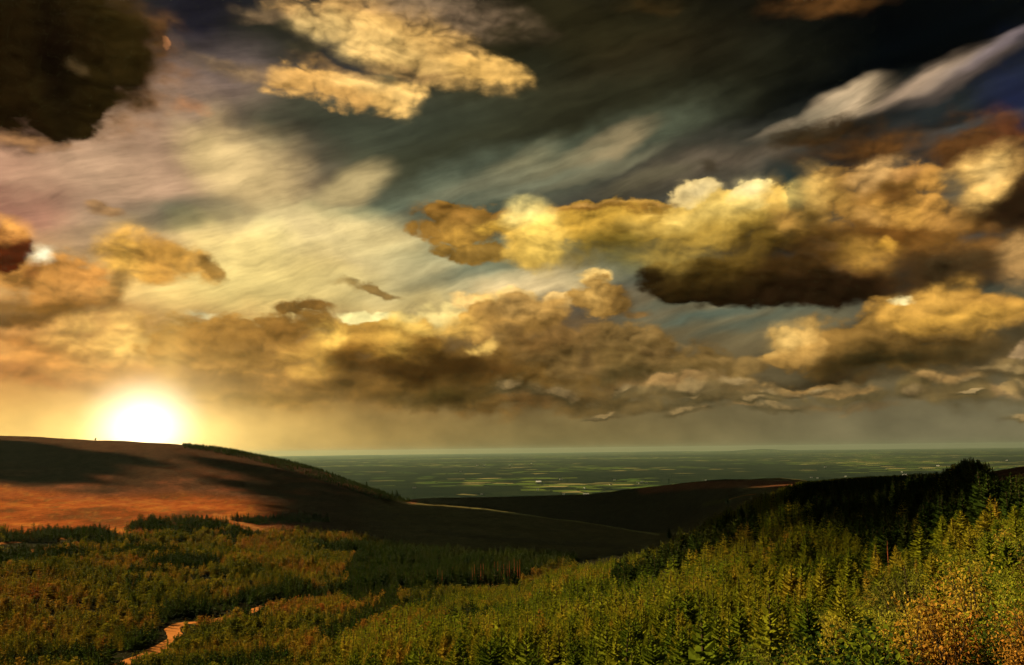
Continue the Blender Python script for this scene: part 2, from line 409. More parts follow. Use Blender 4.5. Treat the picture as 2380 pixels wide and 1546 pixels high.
 (1080, 905, 170, 26, 0, (70, 56, 24), .9, .45, .4),
 (820, 900, 110, 18, 0, (104, 78, 36), .8, .5, .4),
 (900, 800, 60, 18, 0, (230, 190, 92), .5, .6, .5),
 (1230, 930, 60, 12, 0, (156, 112, 62), .8, .4, .6),
 (1340, 930, 110, 16, 0, (84, 70, 40), .8, .5, .5),
 (1540, 900, 90, 18, 0, (72, 62, 38), .9, .4, .6),
 (1440, 895, 100, 14, 0, (142, 112, 66), .7, .4, .6),
 (1640, 890, 70, 20, 0, (140, 108, 62), .8, .4, .6),
 (1600, 935, 90, 12, 0, (78, 68, 42), .8, .4, .6),
 (1740, 940, 30, 9, 0, (144, 116, 72), .8, .3, .6),
 (1980, 955, 120, 10, 0, (112, 92, 58), .7, .4, .7),
 (1700, 850, 90, 26, 0, (128, 104, 60), .7, .4, .6),
 (560, 940, 260, 20, 0, (150, 116, 58), .8, .5, .3),
 (840, 820, 70, 30, 10, (150, 104, 40), .6, .5, .6),
 (760, 780, 40, 30, 0, (226, 186, 92), .7, .6, .5),
 (640, 770, 60, 26, 0, (132, 96, 44), .7, .5, .5),
 (500, 770, 70, 24, 0, (138, 102, 48), .6, .5, .5),
 (540, 830, 60, 16, 0, (110, 84, 38), .6, .5, .4),
 (1000, 800, 50, 16, 20, (120, 86, 38), .7, .5, .6),
 (1060, 760, 40, 22, 0, (206, 166, 84), .8, .5, .5),
 (1020, 850, 120, 30, 0, (58, 40, 14), .9, .6, .4),
 (850, 850, 90, 26, 0, (66, 46, 18), .8, .6, .4),
 (1150, 860, 60, 24, 0, (74, 52, 22), .8, .6, .4),
 (1230, 800, 60, 30, 0, (120, 88, 44), .7, .6, .5),
 (1190, 720, 50, 22, 10, (196, 158, 92), .7, .6, .5),
 (1300, 770, 60, 24, 0, (134, 102, 56), .7, .5, .5),
 (1450, 790, 70, 20, 0, (134, 108, 62), .7, .5, .6),
 (1560, 830, 70, 20, 0, (140, 112, 66), .7, .5, .6),
 (1500, 870, 120, 18, 0, (70, 60, 34), .8, .6, .5),
 (1380, 890, 70, 20, 0, (74, 62, 34), .8, .6, .5),
 (1020, 925, 130, 16, 0, (60, 50, 22), .8, .6, .4),
 (700, 930, 130, 14, 0, (110, 84, 40), .6, .6, .4),
]
CU += [(1620, 900, 170, 34, -4, (104, 88, 52), .85, .35, .9), (1560, 880, 90, 16, 0, (156, 124, 76), .8, .4, .9), (1760, 915, 120, 26, 0, (98, 84, 52), .8, .35, .9),
 (1740, 895, 70, 14, 0, (146, 118, 72), .75, .4, .9), (2000, 925, 190, 24, 0, (100, 86, 52), .8, .35, .9), (1960, 908, 90, 12, 0, (150, 120, 72), .75, .4, .9),
 (2230, 900, 150, 44, 0, (104, 88, 52), .85, .3, .9), (2210, 880, 90, 16, 0, (160, 128, 78), .8, .4, .9), (2340, 860, 70, 30, 0, (120, 100, 62), .8, .3, .9),
 (2330, 945, 110, 16, 0, (90, 78, 48), .7, 1, .9), (1440, 935, 130, 18, 0, (96, 80, 46), .8, .4, .9), (1180, 935, 150, 16, 0, (100, 78, 40), .7, 1, .8)]
pr = random.Random(12)
for i in range(26):                                               # broken small cumulus low over the plain
    x = pr.uniform(1180, 2400); y = pr.uniform(835, 968) if x > 1500 else pr.uniform(900, 965)
    if 1780 < x < 2250 and y < 880: y += 60
    k_ = (y-800)/170; rx = pr.uniform(26, 62)*(1.15-.5*k_); ry = rx*pr.uniform(.24, .36)
    if i % 2: CU.append((x+40, y, rx*2.0, ry*1.2, 0, (112, 94, 58), .6, 1, .8))
    CU.append((x, y+ry*.7, rx*1.15, ry*.7, 0, (78, 68, 42), .8, 1, .5))
    CU.append((x, y-ry*.1, rx*.8, ry*.8, 0, pr.choice([(144, 122, 80), (132, 112, 74), (164, 140, 96)]), .7, .44, .9))
rel = N.m('ADD', N.m('MULTIPLY_ADD', relief, 0.85, 1.0), N.m('MULTIPLY', nsoft, 1.5))
rel = N.m('MULTIPLY', N.m('MINIMUM', N.m('MAXIMUM', rel, 0.4), 1.8), N.m('MULTIPLY_ADD', N.m('SUBTRACT', N.noise(Pq, 45.0, 5, 0.6, dim='2D'), 0.5), 0.25, 1.0))
rel = N.m('DIVIDE', N.m('SUBTRACT', rel, 0.4), 1.3, clamp=True)
col = paint(col, PW2, nbil, [b[:7]+((1, b[8]) if b[7] >= .45 else b[7:]) for b in CU if b[2] >= 1], rel)
# the deep tones of an evening sky
col = N.node('ShaderNodeGamma', {'Color': col, 'Gamma': 1.10}).outputs[0]
col = N.mix(1.0, col, (1.20, 1.17, 1.16, 1), 'MULTIPLY')
# aureole of the sun
gs, gt = ang(345, 1000)
def glow(col, rx, ry, c, power, x=345, y=1000, k=1.0):
    s0, t0 = ang(x, y)
    mp = N.node('ShaderNodeMapping', {'Vector': P, 'Location': (s0, t0, 0), 'Scale': (rx/FPX, ry/FPX, 1)}, vector_type='TEXTURE')
    g = N.node('ShaderNodeTexGradient', {'Vector': mp.outputs[0]}, gradient_type='SPHERICAL').outputs['Fac']
    return N.mix(N.m('POWER', g, power), col, tuple(q*k for q in lin(c)[:3])+(1,), 'ADD')
col = glow(col, 700, 340, (255, 214, 120), 2.6, k=0.42)
col = glow(col, 290, 225, (255, 236, 176), 2.6, x=336, y=992, k=0.8)
col = glow(col, 620, 120, (255, 226, 140), 2.2, x=330, y=1020, k=0.4)
col = glow(col, 140, 125, (255, 246, 220), 1.9, x=334, y=988, k=2.2)
col = glow(col, 60, 330, (255, 214, 120), 1.6, x=395, y=830, k=0.16)
# below the horizon the world is dull ground
col = N.mix(N.ss(T_, -0.05, -0.005), lin((40, 38, 24)), col)
bg = N.node('ShaderNodeBackground', {'Color': col, 'Strength': 2**-EXPO})
N.l.new(bg.outputs[0], N.node('ShaderNodeOutputWorld').inputs[0])
W.cycles.sampling_method = 'MANUAL'; W.cycles.sample_map_resolution = 512
# ---------------------------------------------------------------- object helpers
def tag(o, label=None, cat=None, group=None, kind=None):
    if label: o['label'] = label
    if cat: o['category'] = cat
    if group: o['group'] = group
    if kind: o['kind'] = kind
    return o
def mesh_from(name, V, F, mats, midx=None, smooth=False):
    me = bpy.data.meshes.new(name)
    V = np.asarray(V, dtype=np.float32)
    if isinstance(F, np.ndarray):
        n, k = F.shape
        me.vertices.add(len(V)); me.vertices.foreach_set('co', V.ravel())
        me.loops.add(n*k); me.loops.foreach_set('vertex_index', F.astype(np.int32).ravel())
        me.polygons.add(n); me.polygons.foreach_set('loop_start', np.arange(0, n*k, k, dtype=np.int32))
    else:
        me.from_pydata([tuple(v) for v in V.tolist()], [], F)
    for m in (mats if isinstance(mats, (list, tuple)) else [mats]): me.materials.append(m)
    if midx is not None: me.polygons.foreach_set('material_index', np.asarray(midx, dtype=np.int32))
    if smooth: me.polygons.foreach_set('use_smooth', np.ones(len(me.polygons), dtype=bool))
    me.update(calc_edges=True); me.validate()
    return me
def link(name, me, parent=None, loc=None):
    o = bpy.data.objects.new(name, me); C.objects.link(o)
    if parent: o.parent = parent
    if loc is not None: o.location = loc
    return o
RMn = np.array(RM)
def proj(X):
    """world points -> photograph coordinates (2380 wide)"""
    L = (np.asarray(X) - np.array(CAM)) @ RMn
    d = np.maximum(-L[..., 2], 1e-3)
    u = PW/2 + FPX*L[..., 0]/d; v = PH/2 - FPX*L[..., 1]/d
    return np.where(L[..., 2] < 0, u, -9999.0), v
# value noise for the terrain
class VN:
    def __init__(s, seed): s.g = np.random.default_rng(seed).random((256, 256))*2-1
    def __call__(s, x, y):
        xi = np.floor(x).astype(int); yi = np.floor(y).astype(int); fx = x-xi; fy = y-yi
        fx = fx*fx*(3-2*fx); fy = fy*fy*(3-2*fy); g = s.g
        a = g[xi & 255, yi & 255]; b = g[(xi+1) & 255, yi & 255]; c = g[xi & 255, (yi+1) & 255]; d = g[(xi+1) & 255, (yi+1) & 255]
        return (a*(1-fx)+b*fx)*(1-fy)+(c*(1-fx)+d*fx)*fy
    def fbm(s, x, y, o=4):
        t = 0; a = 1.0
        for k in range(o): t = t + a*s(x*2**k+17.3*k, y*2**k-9.1*k); a *= .5
        return t/1.9
vn = VN(3); vn2 = VN(11)
# ---------------------------------------------------------------- terrain
Z = 'z'
PLZ = -330.0
COLS = [   # photograph column, then (distance, photograph row) or (distance, 'z', height)
 (-350, [(330,1546),(450,1467),(600,1385),(800,1315),(1000,1270),(1150,1242),(1700,1150),(3200,1002),(3700,Z,50),(4500,Z,-60),(6500,Z,PLZ-8)]),
 (0,   [(330,1546),(450,1467),(600,1385),(800,1315),(1000,1268),(1150,1240),(1700,1150),(3000,1014),(3500,Z,30),(4200,Z,-60),(6500,Z,PLZ-8)]),
 (230, [(330,1546),(450,1467),(600,1385),(800,1316),(1000,1268),(1170,1234),(1650,1155),(2800,1024),(3300,Z,10),(4100,Z,-90),(6500,Z,PLZ-8)]),
 (450, [(330,1546),(450,1470),(600,1390),(800,1318),(1000,1270),(1200,1225),(1600,1165),(2600,1037),(3000,Z,-10),(4000,Z,-120),(6500,Z,PLZ-8)]),
 (600, [(300,1546),(430,1472),(600,1395),(800,1320),(1020,1266),(1230,1220),(1600,1165),(2450,1060),(2850,Z,-40),(3800,Z,-160),(6500,Z,PLZ-8)]),
 (700, [(260,1546),(400,1475),(600,1400),(800,1325),(1050,1265),(1250,1215),(1600,1165),(2300,1082),(2600,Z,-70),(3600,Z,-200),(6500,Z,PLZ-8)]),
 (800, [(210,1546),(350,1480),(580,1405),(800,1330),(1050,1272),(1250,1228),(1600,1174),(2100,1116),(2400,Z,-110),(3500,Z,-240),(6500,Z,PLZ-8)]),
 (860, [(180,1546),(330,1480),(560,1408),(800,1335),(1050,1276),(1250,1238),(1600,1182),(2000,1138),(2300,Z,-140),(3300,Z,-230),(6500,Z,PLZ-8)]),
 (960, [(140,1546),(300,1478),(560,1400),(800,1340),(1000,1290),(1200,1250),(1500,1205),(1900,1167),(2200,Z,-165),(3000,1163),(4300,Z,PLZ-8)]),
 (1157,[(90,1546),(250,1478),(500,1405),(800,1350),(950,1302),(1150,1262),(1400,1220),(1700,1187),(2000,Z,-185),(2900,1158),(4300,Z,PLZ-8)]),
 (1340,[(70,1546),(220,1462),(560,1338),(760,Z,-134),(950,1316),(1150,1275),(1350,1242),(1600,1213),(1900,Z,-195),(2800,1153),(4300,Z,PLZ-8)]),
 (1522,[(50,1546),(200,1430),(480,1302),(700,Z,-134),(950,1290),(1150,1268),(1300,1252),(1500,1238),(1900,Z,-190),(2700,1132),(4300,Z,PLZ-8)]),
 (1620,[(42,1546),(190,1410),(520,1255),(780,Z,-120),(980,Z,-126),(1150,Z,-138),(1300,Z,-144),(1500,Z,-148),(1850,Z,-160),(2600,1122),(4300,Z,PLZ-8)]),
 (1700,[(35,1546),(180,1390),(600,1210),(850,Z,-110),(1000,Z,-125),(1150,Z,-135),(1300,Z,-140),(1500,Z,-130),(1800,Z,-125),(2500,1117),(4300,Z,PLZ-8)]),
 (1850,[(25,1546),(150,1345),(900,1138),(1000,Z,-62),(1150,Z,-80),(1300,Z,-90),(1500,Z,-95),(1700,Z,-93),(2000,Z,-92),(2400,1121),(6500,Z,PLZ-8)]),
 (2060,[(16,1546),(120,1290),(900,1118),(1000,Z,-50),(1150,Z,-66),(1300,Z,-80),(1500,Z,-95),(1700,Z,-110),(2000,Z,-130),(2400,Z,-160),(6500,Z,PLZ-8)]),
 (2250,[(12,1546),(100,1228),(350,1106),(450,Z,-20),(600,Z,-35),(800,Z,-60),(1100,Z,-90),(1500,Z,-120),(2000,Z,-150),(2500,Z,-180),(6500,Z,PLZ-8)]),
 (2380,[(10,1546),(80,1190),(300,1086),(400,Z,-12),(550,Z,-30),(800,Z,-55),(1100,Z,-90),(1500,Z,-120),(2000,Z,-150),(2500,Z,-180),(6500,Z,PLZ-8)]),
 (2750,[(9,1546),(70,1150),(300,1050),(400,Z,-2),(550,Z,-20),(800,Z,-50),(1100,Z,-80),(1500,Z,-120),(2000,Z,-150),(2500,Z,-180),(6500,Z,PLZ-8)]),
]
def colrow(x, L):
    out = []
    for e in L:
        if e[1] == Z: out.append((e[0], e[2]))
        else: out.append((e[0], e[0]*ang(x, e[1])[1]))
    r2, z2 = out[0]
    return [(1.0, -1.68), (max(2.0, r2*0.35), min(-1.8, z2*0.42))] + out
cs = []; cR = []; cZ = []
for x, L in COLS:
    cs.append(ang(x, 1200)[0]); a = colrow(x, L); cR.append([q[0] for q in a]); cZ.append([q[1] for q in a])
back = [(1,-1.68),(4,-1.5),(12,-0.5),(60,4),(200,18),(400,28),(700,34),(1000,30),(1400,20),(2000,0),(2800,-60),(4000,-200),(6500,PLZ-8)]
lftx = cR[0], [z for z in cZ[0]]
cs = [-math.pi, -2.2, -0.95] + cs + [1.0, 2.0, math.pi]
cR = [[b[0] for b in back]]*2 + [lftx[0]] + cR + [cR[-1]] + [[b[0] for b in back]]*2
cZ = [[b[1] for b in back]]*2 + [lftx[1]] + cZ + [cZ[-1]] + [[b[1] for b in back]]*2
cs = np.array(cs); cR = np.array(cR, float); cZ = np.array(cZ, float)
def pchip(xk, yk, x):
    """monotone cubic along axis 0 of yk"""
    h = np.diff(xk); d = np.diff(yk)/h; m = np.zeros_like(yk)
    w1 = 2*h[1:]+h[:-1]; w2 = h[1:]+2*h[:-1]
    ok = d[1:]*d[:-1] > 0
    with np.errstate(divide='ignore', invalid='ignore'):
        mm = (w1+w2)/(w1/d[:-1]+w2/d[1:])
    m[1:-1] = np.where(ok, mm, 0); m[0] = d[0]; m[-1] = d[-1]
    i = np.clip(np.searchsorted(xk, x)-1, 0, len(xk)-2); t = (x-xk[i])/h[i]
    return ((1+2*t)*(1-t)**2)*yk[i]+t*(1-t)**2*h[i]*m[i]+(t*t*(3-2*t))*yk[i+1]+t*t*(t-1)*h[i]*m[i+1]
sg = np.concatenate([np.linspace(-math.pi, -0.66, 60)[:-1], np.linspace(-0.66, 0.66, 560), np.linspace(0.66, math.pi, 60)[1:]])
rg = np.exp(np.linspace(0, math.log(6500), 620)); rg[0] = 1.0
Rk = np.stack([pchip(cs, cR[:, k].copy(), sg) for k in range(cR.shape[1])], 1)
Zk = np.stack([pchip(cs, cZ[:, k].copy(), sg) for k in range(cZ.shape[1])], 1)
HG = np.zeros((len(sg), len(rg)))
for i in range(len(sg)):
    HG[i] = pchip(Rk[i], Zk[i].copy(), np.minimum(rg, Rk[i][-1]))
GX = np.sin(sg)[:, None]*rg[None]; GY = np.cos(sg)[:, None]*rg[None]
und = vn.fbm(GX/160, GY/160, 4)*np.minimum(rg[None]*0.004, 4.0) + vn2.fbm(GX/22, GY/22, 3)*np.minimum(rg[None]*0.006, 0.9)
HG = HG + und*np.clip((rg[None]-3)/8, 0, 1)
def gz(x, y):
    s = np.arctan2(x, y); r = np.clip(np.hypot(x, y), 1.0, 6499)
    i = np.clip(np.searchsorted(sg, s)-1, 0, len(sg)-2); fi = (s-sg[i])/(sg[i+1]-sg[i])
    j = np.clip(np.searchsorted(rg, r)-1, 0, len(rg)-2); fj = (r-rg[j])/(rg[j+1]-rg[j])
    return (HG[i, j]*(1-fi)+HG[i+1, j]*fi)*(1-fj)+(HG[i, j+1]*(1-fi)+HG[i+1, j+1]*fi)*fj
nS, nR = HG.shape
V = np.stack([GX, GY, HG], -1).reshape(-1, 3)
V = np.vstack([V, [[0, 0, -1.68]]])
ii, jj = np.meshgrid(np.arange(nS-1), np.arange(nR-1), indexing='ij')
F = np.stack([ii*nR+jj, ii*nR+jj+1, (ii+1)*nR+jj+1, (ii+1)*nR+jj], -1).reshape(-1, 4)
# ---------------------------------------------------------------- cover classes, by where they lie on the land
def sstep(v, a, b): t = np.clip((v-a)/(b-a), 0, 1); return t*t*(3-2*t)
pu, pv = proj(V[:-1]); pu = pu.reshape(nS, nR); pv = pv.reshape(nS, nR); RR = np.broadcast_to(rg, (nS, nR))
nz = vn.fbm(GX/70, GY/70, 4); nzf = vn2.fbm(GX/16, GY/16, 3)
cov = np.zeros((nS, nR, 3)); cov[:] = (0.016, 0.015, 0.007)                 # forest floor
def put(mask, c):
    global cov
    m = np.clip(mask, 0, 1)[..., None]; cov = cov*(1-m)+np.array(c)*m
far = sstep(RR, 1000, 1150)
put(far, (0.085, 0.070, 0.025))                                             # dark heath
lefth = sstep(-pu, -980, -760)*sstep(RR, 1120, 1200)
put(lefth, (0.048, 0.024, 0.013))                                           # brown heather, darkened to carry the hill's backlit shade
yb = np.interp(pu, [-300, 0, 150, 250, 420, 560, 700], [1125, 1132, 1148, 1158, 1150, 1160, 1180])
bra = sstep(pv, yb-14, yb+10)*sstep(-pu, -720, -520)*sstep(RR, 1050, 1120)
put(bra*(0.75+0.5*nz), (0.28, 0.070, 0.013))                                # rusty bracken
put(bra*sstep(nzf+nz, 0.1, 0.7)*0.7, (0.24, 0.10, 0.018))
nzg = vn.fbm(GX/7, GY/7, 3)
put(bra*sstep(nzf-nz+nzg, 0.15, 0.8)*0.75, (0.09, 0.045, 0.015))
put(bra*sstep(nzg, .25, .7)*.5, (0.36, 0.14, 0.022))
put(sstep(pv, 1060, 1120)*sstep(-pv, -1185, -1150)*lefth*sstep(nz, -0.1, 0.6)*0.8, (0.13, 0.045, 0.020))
def band(pts, w):                                                           # a ribbon along a line of the picture, on the land
    pts = np.array(pts, float); best = np.full(pu.shape, 1e9)
    for a, b in zip(pts[:-1], pts[1:]):
        d = b-a; t = np.clip(((pu-a[0])*d[0]+(pv-a[1])*d[1])/(d@d), 0, 1)
        best = np.minimum(best, np.hypot((pu-a[0]-t*d[0]), (pv-a[1]-t*d[1])*2.2))
    return sstep(-best, -w, -w*0.4)
put(band([(780,1122),(860,1142),(960,1166)], 16)*0.8, (0.17, 0.065, 0.03))
put(band([(500,1195),(560,1215),(620,1236),(560,1232)], 9)*0.8, (0.28, 0.12, 0.035))
put(band([(0,1262),(90,1254),(200,1250)], 8), (0.34, 0.12, 0.03))
put(band([(0,1290),(60,1286),(130,1276),(200,1262)], 14)*(0.6+nzf), (0.42, 0.14, 0.04))
put(band([(230,1258),(300,1262),(420,1252),(480,1252)], 6)*0.7, (0.26, 0.10, 0.03))
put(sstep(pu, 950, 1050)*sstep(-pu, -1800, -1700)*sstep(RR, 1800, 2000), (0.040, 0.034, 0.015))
put(band([(1100,1182),(1157,1188),(1250,1200),(1400,1220),(1530,1243)], 6)*sstep(-RR, -1850, -1700), (0.20, 0.18, 0.06))
put(band([(1000,1235),(1150,1252),(1300,1262),(1450,1272)], 16)*0.6, (0.04, 0.034, 0.014))
put(band([(1500,1140),(1620,1128),(1750,1124),(1850,1127)], 26)*sstep(RR, 1500, 1900), (0.13, 0.050, 0.022))
put(band([(1640,1172),(1700,1160),(1740,1150),(1860,1148)], 12)*sstep(RR, 900, 1400)*0.8, (0.07, 0.065, 0.018))
put(sstep(pu, 2270, 2330)*sstep(RR, 180, 260), (0.085, 0.045, 0.022))
cov = cov*(1+0.35*nzf[..., None]+0.25*nz[..., None]); cov = np.clip(cov, 0.004, 0.6)

def basic(name, rough=0.9):
    m = bpy.data.materials.new(name); m.use_nodes = True
    n = NT(m.node_tree); b = n.node('ShaderNodeBsdfPrincipled', {'Roughness': rough}); b.inputs['Specular IOR Level'].default_value = 0.0
    o = n.node('ShaderNodeOutputMaterial', {0: b.outputs[0]}); return m, n, b, o
mt, n, b, _ = basic('heath_and_soil')
at = n.node('ShaderNodeAttribute', attribute_name='cover').outputs['Color']
gp = n.node('ShaderNodeNewGeometry').outputs['Position']
f1 = n.noise(gp, 0.9, 5, 0.65); f2 = n.noise(gp, 0.11, 5, 0.6)
k = n.m('MULTIPLY', n.m('MULTIPLY_ADD', f1, 1.9, 0.05), n.m('MULTIPLY_ADD', f2, 1.4, 0.3))
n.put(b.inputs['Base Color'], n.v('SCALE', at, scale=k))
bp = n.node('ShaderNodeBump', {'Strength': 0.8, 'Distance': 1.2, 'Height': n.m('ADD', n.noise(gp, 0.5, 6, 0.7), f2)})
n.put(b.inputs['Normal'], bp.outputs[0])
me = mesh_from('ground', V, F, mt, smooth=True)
# cap at the viewer's feet
bm = bmesh.new(); bm.from_mesh(me); bm.verts.ensure_lookup_table(); cvt = bm.verts[nS*nR]
for i in range(nS-1): bm.faces.new((bm.verts[i*nR], bm.verts[(i+1)*nR], cvt))
bm.to_mesh(me); bm.free()
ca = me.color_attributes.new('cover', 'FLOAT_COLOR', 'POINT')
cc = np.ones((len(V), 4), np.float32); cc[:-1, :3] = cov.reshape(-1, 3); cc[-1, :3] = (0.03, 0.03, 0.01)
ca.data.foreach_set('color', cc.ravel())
ground = tag(link('ground', me), kind='structure')

# ---------------------------------------------------------------- the plain
sp = np.concatenate([np.linspace(-math.pi, -0.7, 40)[:-1], np.linspace(-0.7, 0.7, 240), np.linspace(0.7, math.pi, 40)[1:]])
rp = np.exp(np.linspace(math.log(5200), math.log(85000), 150))
PX = np.sin(sp)[:, None]*rp; PY = np.cos(sp)[:, None]*rp
PZ = PLZ + vn.fbm(PX/2500, PY/2500, 3)*np.minimum((rp-5200)/400, 14)
hs0 = ang(1770, 1050)[0]
PZ = PZ + 180*np.exp(-((np.arctan2(PX, PY)-hs0)/0.028)**2)*np.exp(-((rp[None]-66000)/7000)**2)
PZ = PZ + 60*np.exp(-((np.arctan2(PX, PY)-0.16)/0.09)**2)*np.exp(-((rp[None]-70000)/7000)**2)
Vp = np.stack([PX, PY, PZ], -1).reshape(-1, 3); a, c = PX.shape
ii, jj = np.meshgrid(np.arange(a-1), np.arange(c-1), indexing='ij')
Fp = np.stack([ii*c+jj, ii*c+jj+1, (ii+1)*c+jj+1, (ii+1)*c+jj], -1).reshape(-1, 4)
mp_, n, b, _ = basic('patchwork_of_fields')
gp = n.node('ShaderNodeNewGeometry').outputs['Position']
g2 = n.v('MULTIPLY', n.v('ADD', gp, n.v('SCALE', n.v('SUBTRACT', n.noise(gp, 0.0016, 2, color=True), (.5, .5, .5)), scale=260.0)), (1, 1, 0))
vo = n.node('ShaderNodeTexVoronoi', {'Vector': g2, 'Scale': 1/240.0, 'Randomness': 0.9}, voronoi_dimensions='2D', distance='CHEBYCHEV')
ve = n.node('ShaderNodeTexVoronoi', {'Vector': g2, 'Scale': 1/240.0, 'Randomness': 0.9}, voronoi_dimensions='2D', feature='DISTANCE_TO_EDGE')
cellr = n.node('ShaderNodeSeparateColor', {0: vo.outputs['Color']}).outputs
open_ = n.noise(n.v('MULTIPLY', gp, (1, 1, 0)), 1/5200.0, 4, 0.6)
green = n.mix(cellr[0], lin((46, 68, 32)), lin((80, 92, 40)))
green = n.mix(n.ss(cellr[1], 0.8, 0.84), green, lin((116, 110, 70)))
dark = n.mix(cellr[1], lin((15, 25, 22)), lin((28, 37, 26)))
fm = n.m('MULTIPLY', n.ss(n.m('ADD', n.m('MULTIPLY', open_, 1.0), n.m('MULTIPLY', cellr[2], 0.22)), 0.66, 0.72), n.ss(ve.outputs['Distance'], 0.03, 0.07))
n.put(b.inputs['Base Color'], n.mix(fm, dark, green))
plain = tag(link('plain', mesh_from('plain', Vp, Fp, mp_, smooth=True)), kind='structure')
# ---------------------------------------------------------------- vegetation materials
def foliage(name, cols, trans=0.35, patch=1/60.0, rough=0.6):
    """leaf colour varies from plant to plant and in patches over the land"""
    m = bpy.data.materials.new(name); m.use_nodes = True; n = NT(m.node_tree)
    rnd = n.node('ShaderNodeObjectInfo').outputs['Random']
    gp = n.node('ShaderNodeNewGeometry').outputs['Position']
    pt = n.noise(gp, patch, 3, 0.6)
    t = n.m('ADD', n.m('MULTIPLY', rnd, 0.5), n.ss(pt, 0.34, 0.66, 0.0, 0.5), clamp=True)
    cr = n.node('ShaderNodeValToRGB', {0: t}); e = cr.color_ramp.elements
    e[0].position = 0; e[0].color = cols[0]+(1,); e[1].position = 1; e[1].color = cols[-1]+(1,)
    for i, c in enumerate(cols[1:-1]): q = e.new((i+1)/(len(cols)-1)); q.color = c+(1,)
    lf = n.noise(gp, 7.0, 2, 0.6)
    c = n.v('SCALE', cr.outputs[0], scale=n.m('MULTIPLY_ADD', lf, 1.2, 0.4))
    d = n.node('ShaderNodeBsdfPrincipled', {'Base Color': c, 'Roughness': rough}); d.inputs['Specular IOR Level'].default_value = 0.0
    tr = n.node('ShaderNodeBsdfTranslucent', {'Color': c})
    mx = n.node('ShaderNodeMixShader', {0: trans, 1: d.outputs[0], 2: tr.outputs[0]})
    n.node('ShaderNodeOutputMaterial', {0: mx.outputs[0]}); return m
M_SPR = foliage('spruce_needles', [(0.040,0.070,0.006), (0.100,0.130,0.008), (0.175,0.180,0.010), (0.25,0.20,0.014), (0.27,0.14,0.018)])
M_VAL = foliage('valley_needles', [(0.038,0.052,0.006), (0.090,0.094,0.008), (0.165,0.135,0.010), (0.23,0.13,0.014), (0.27,0.10,0.018)], patch=1/90.0)
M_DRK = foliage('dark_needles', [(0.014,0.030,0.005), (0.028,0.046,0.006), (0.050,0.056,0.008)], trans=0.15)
M_YEL = foliage('yellow_leaves', [(0.12,0.16,0.014), (0.20,0.21,0.018), (0.28,0.25,0.022), (0.33,0.23,0.024), (0.32,0.12,0.02)], trans=0.4, patch=1/3.0)
M_BRN = foliage('rusty_leaves', [(0.06,0.075,0.012), (0.10,0.095,0.014), (0.16,0.085,0.016)], trans=0.3, patch=1/3.0)
def bark(name, c, c2):
    m, n, b, _ = basic(name); gp = n.node('ShaderNodeTexCoord').outputs['Object']
    n.put(b.inputs['Base Color'], n.mix(n.noise(n.v('MULTIPLY', gp, (6, 6, 1.2)), 3.0, 4, 0.7), c+(1,), c2+(1,))); return m
M_BRK = bark('grey_bark', (0.020,0.014,0.008), (0.060,0.042,0.024))
M_RED = bark('red_bark', (0.16,0.045,0.018), (0.42,0.12,0.04))
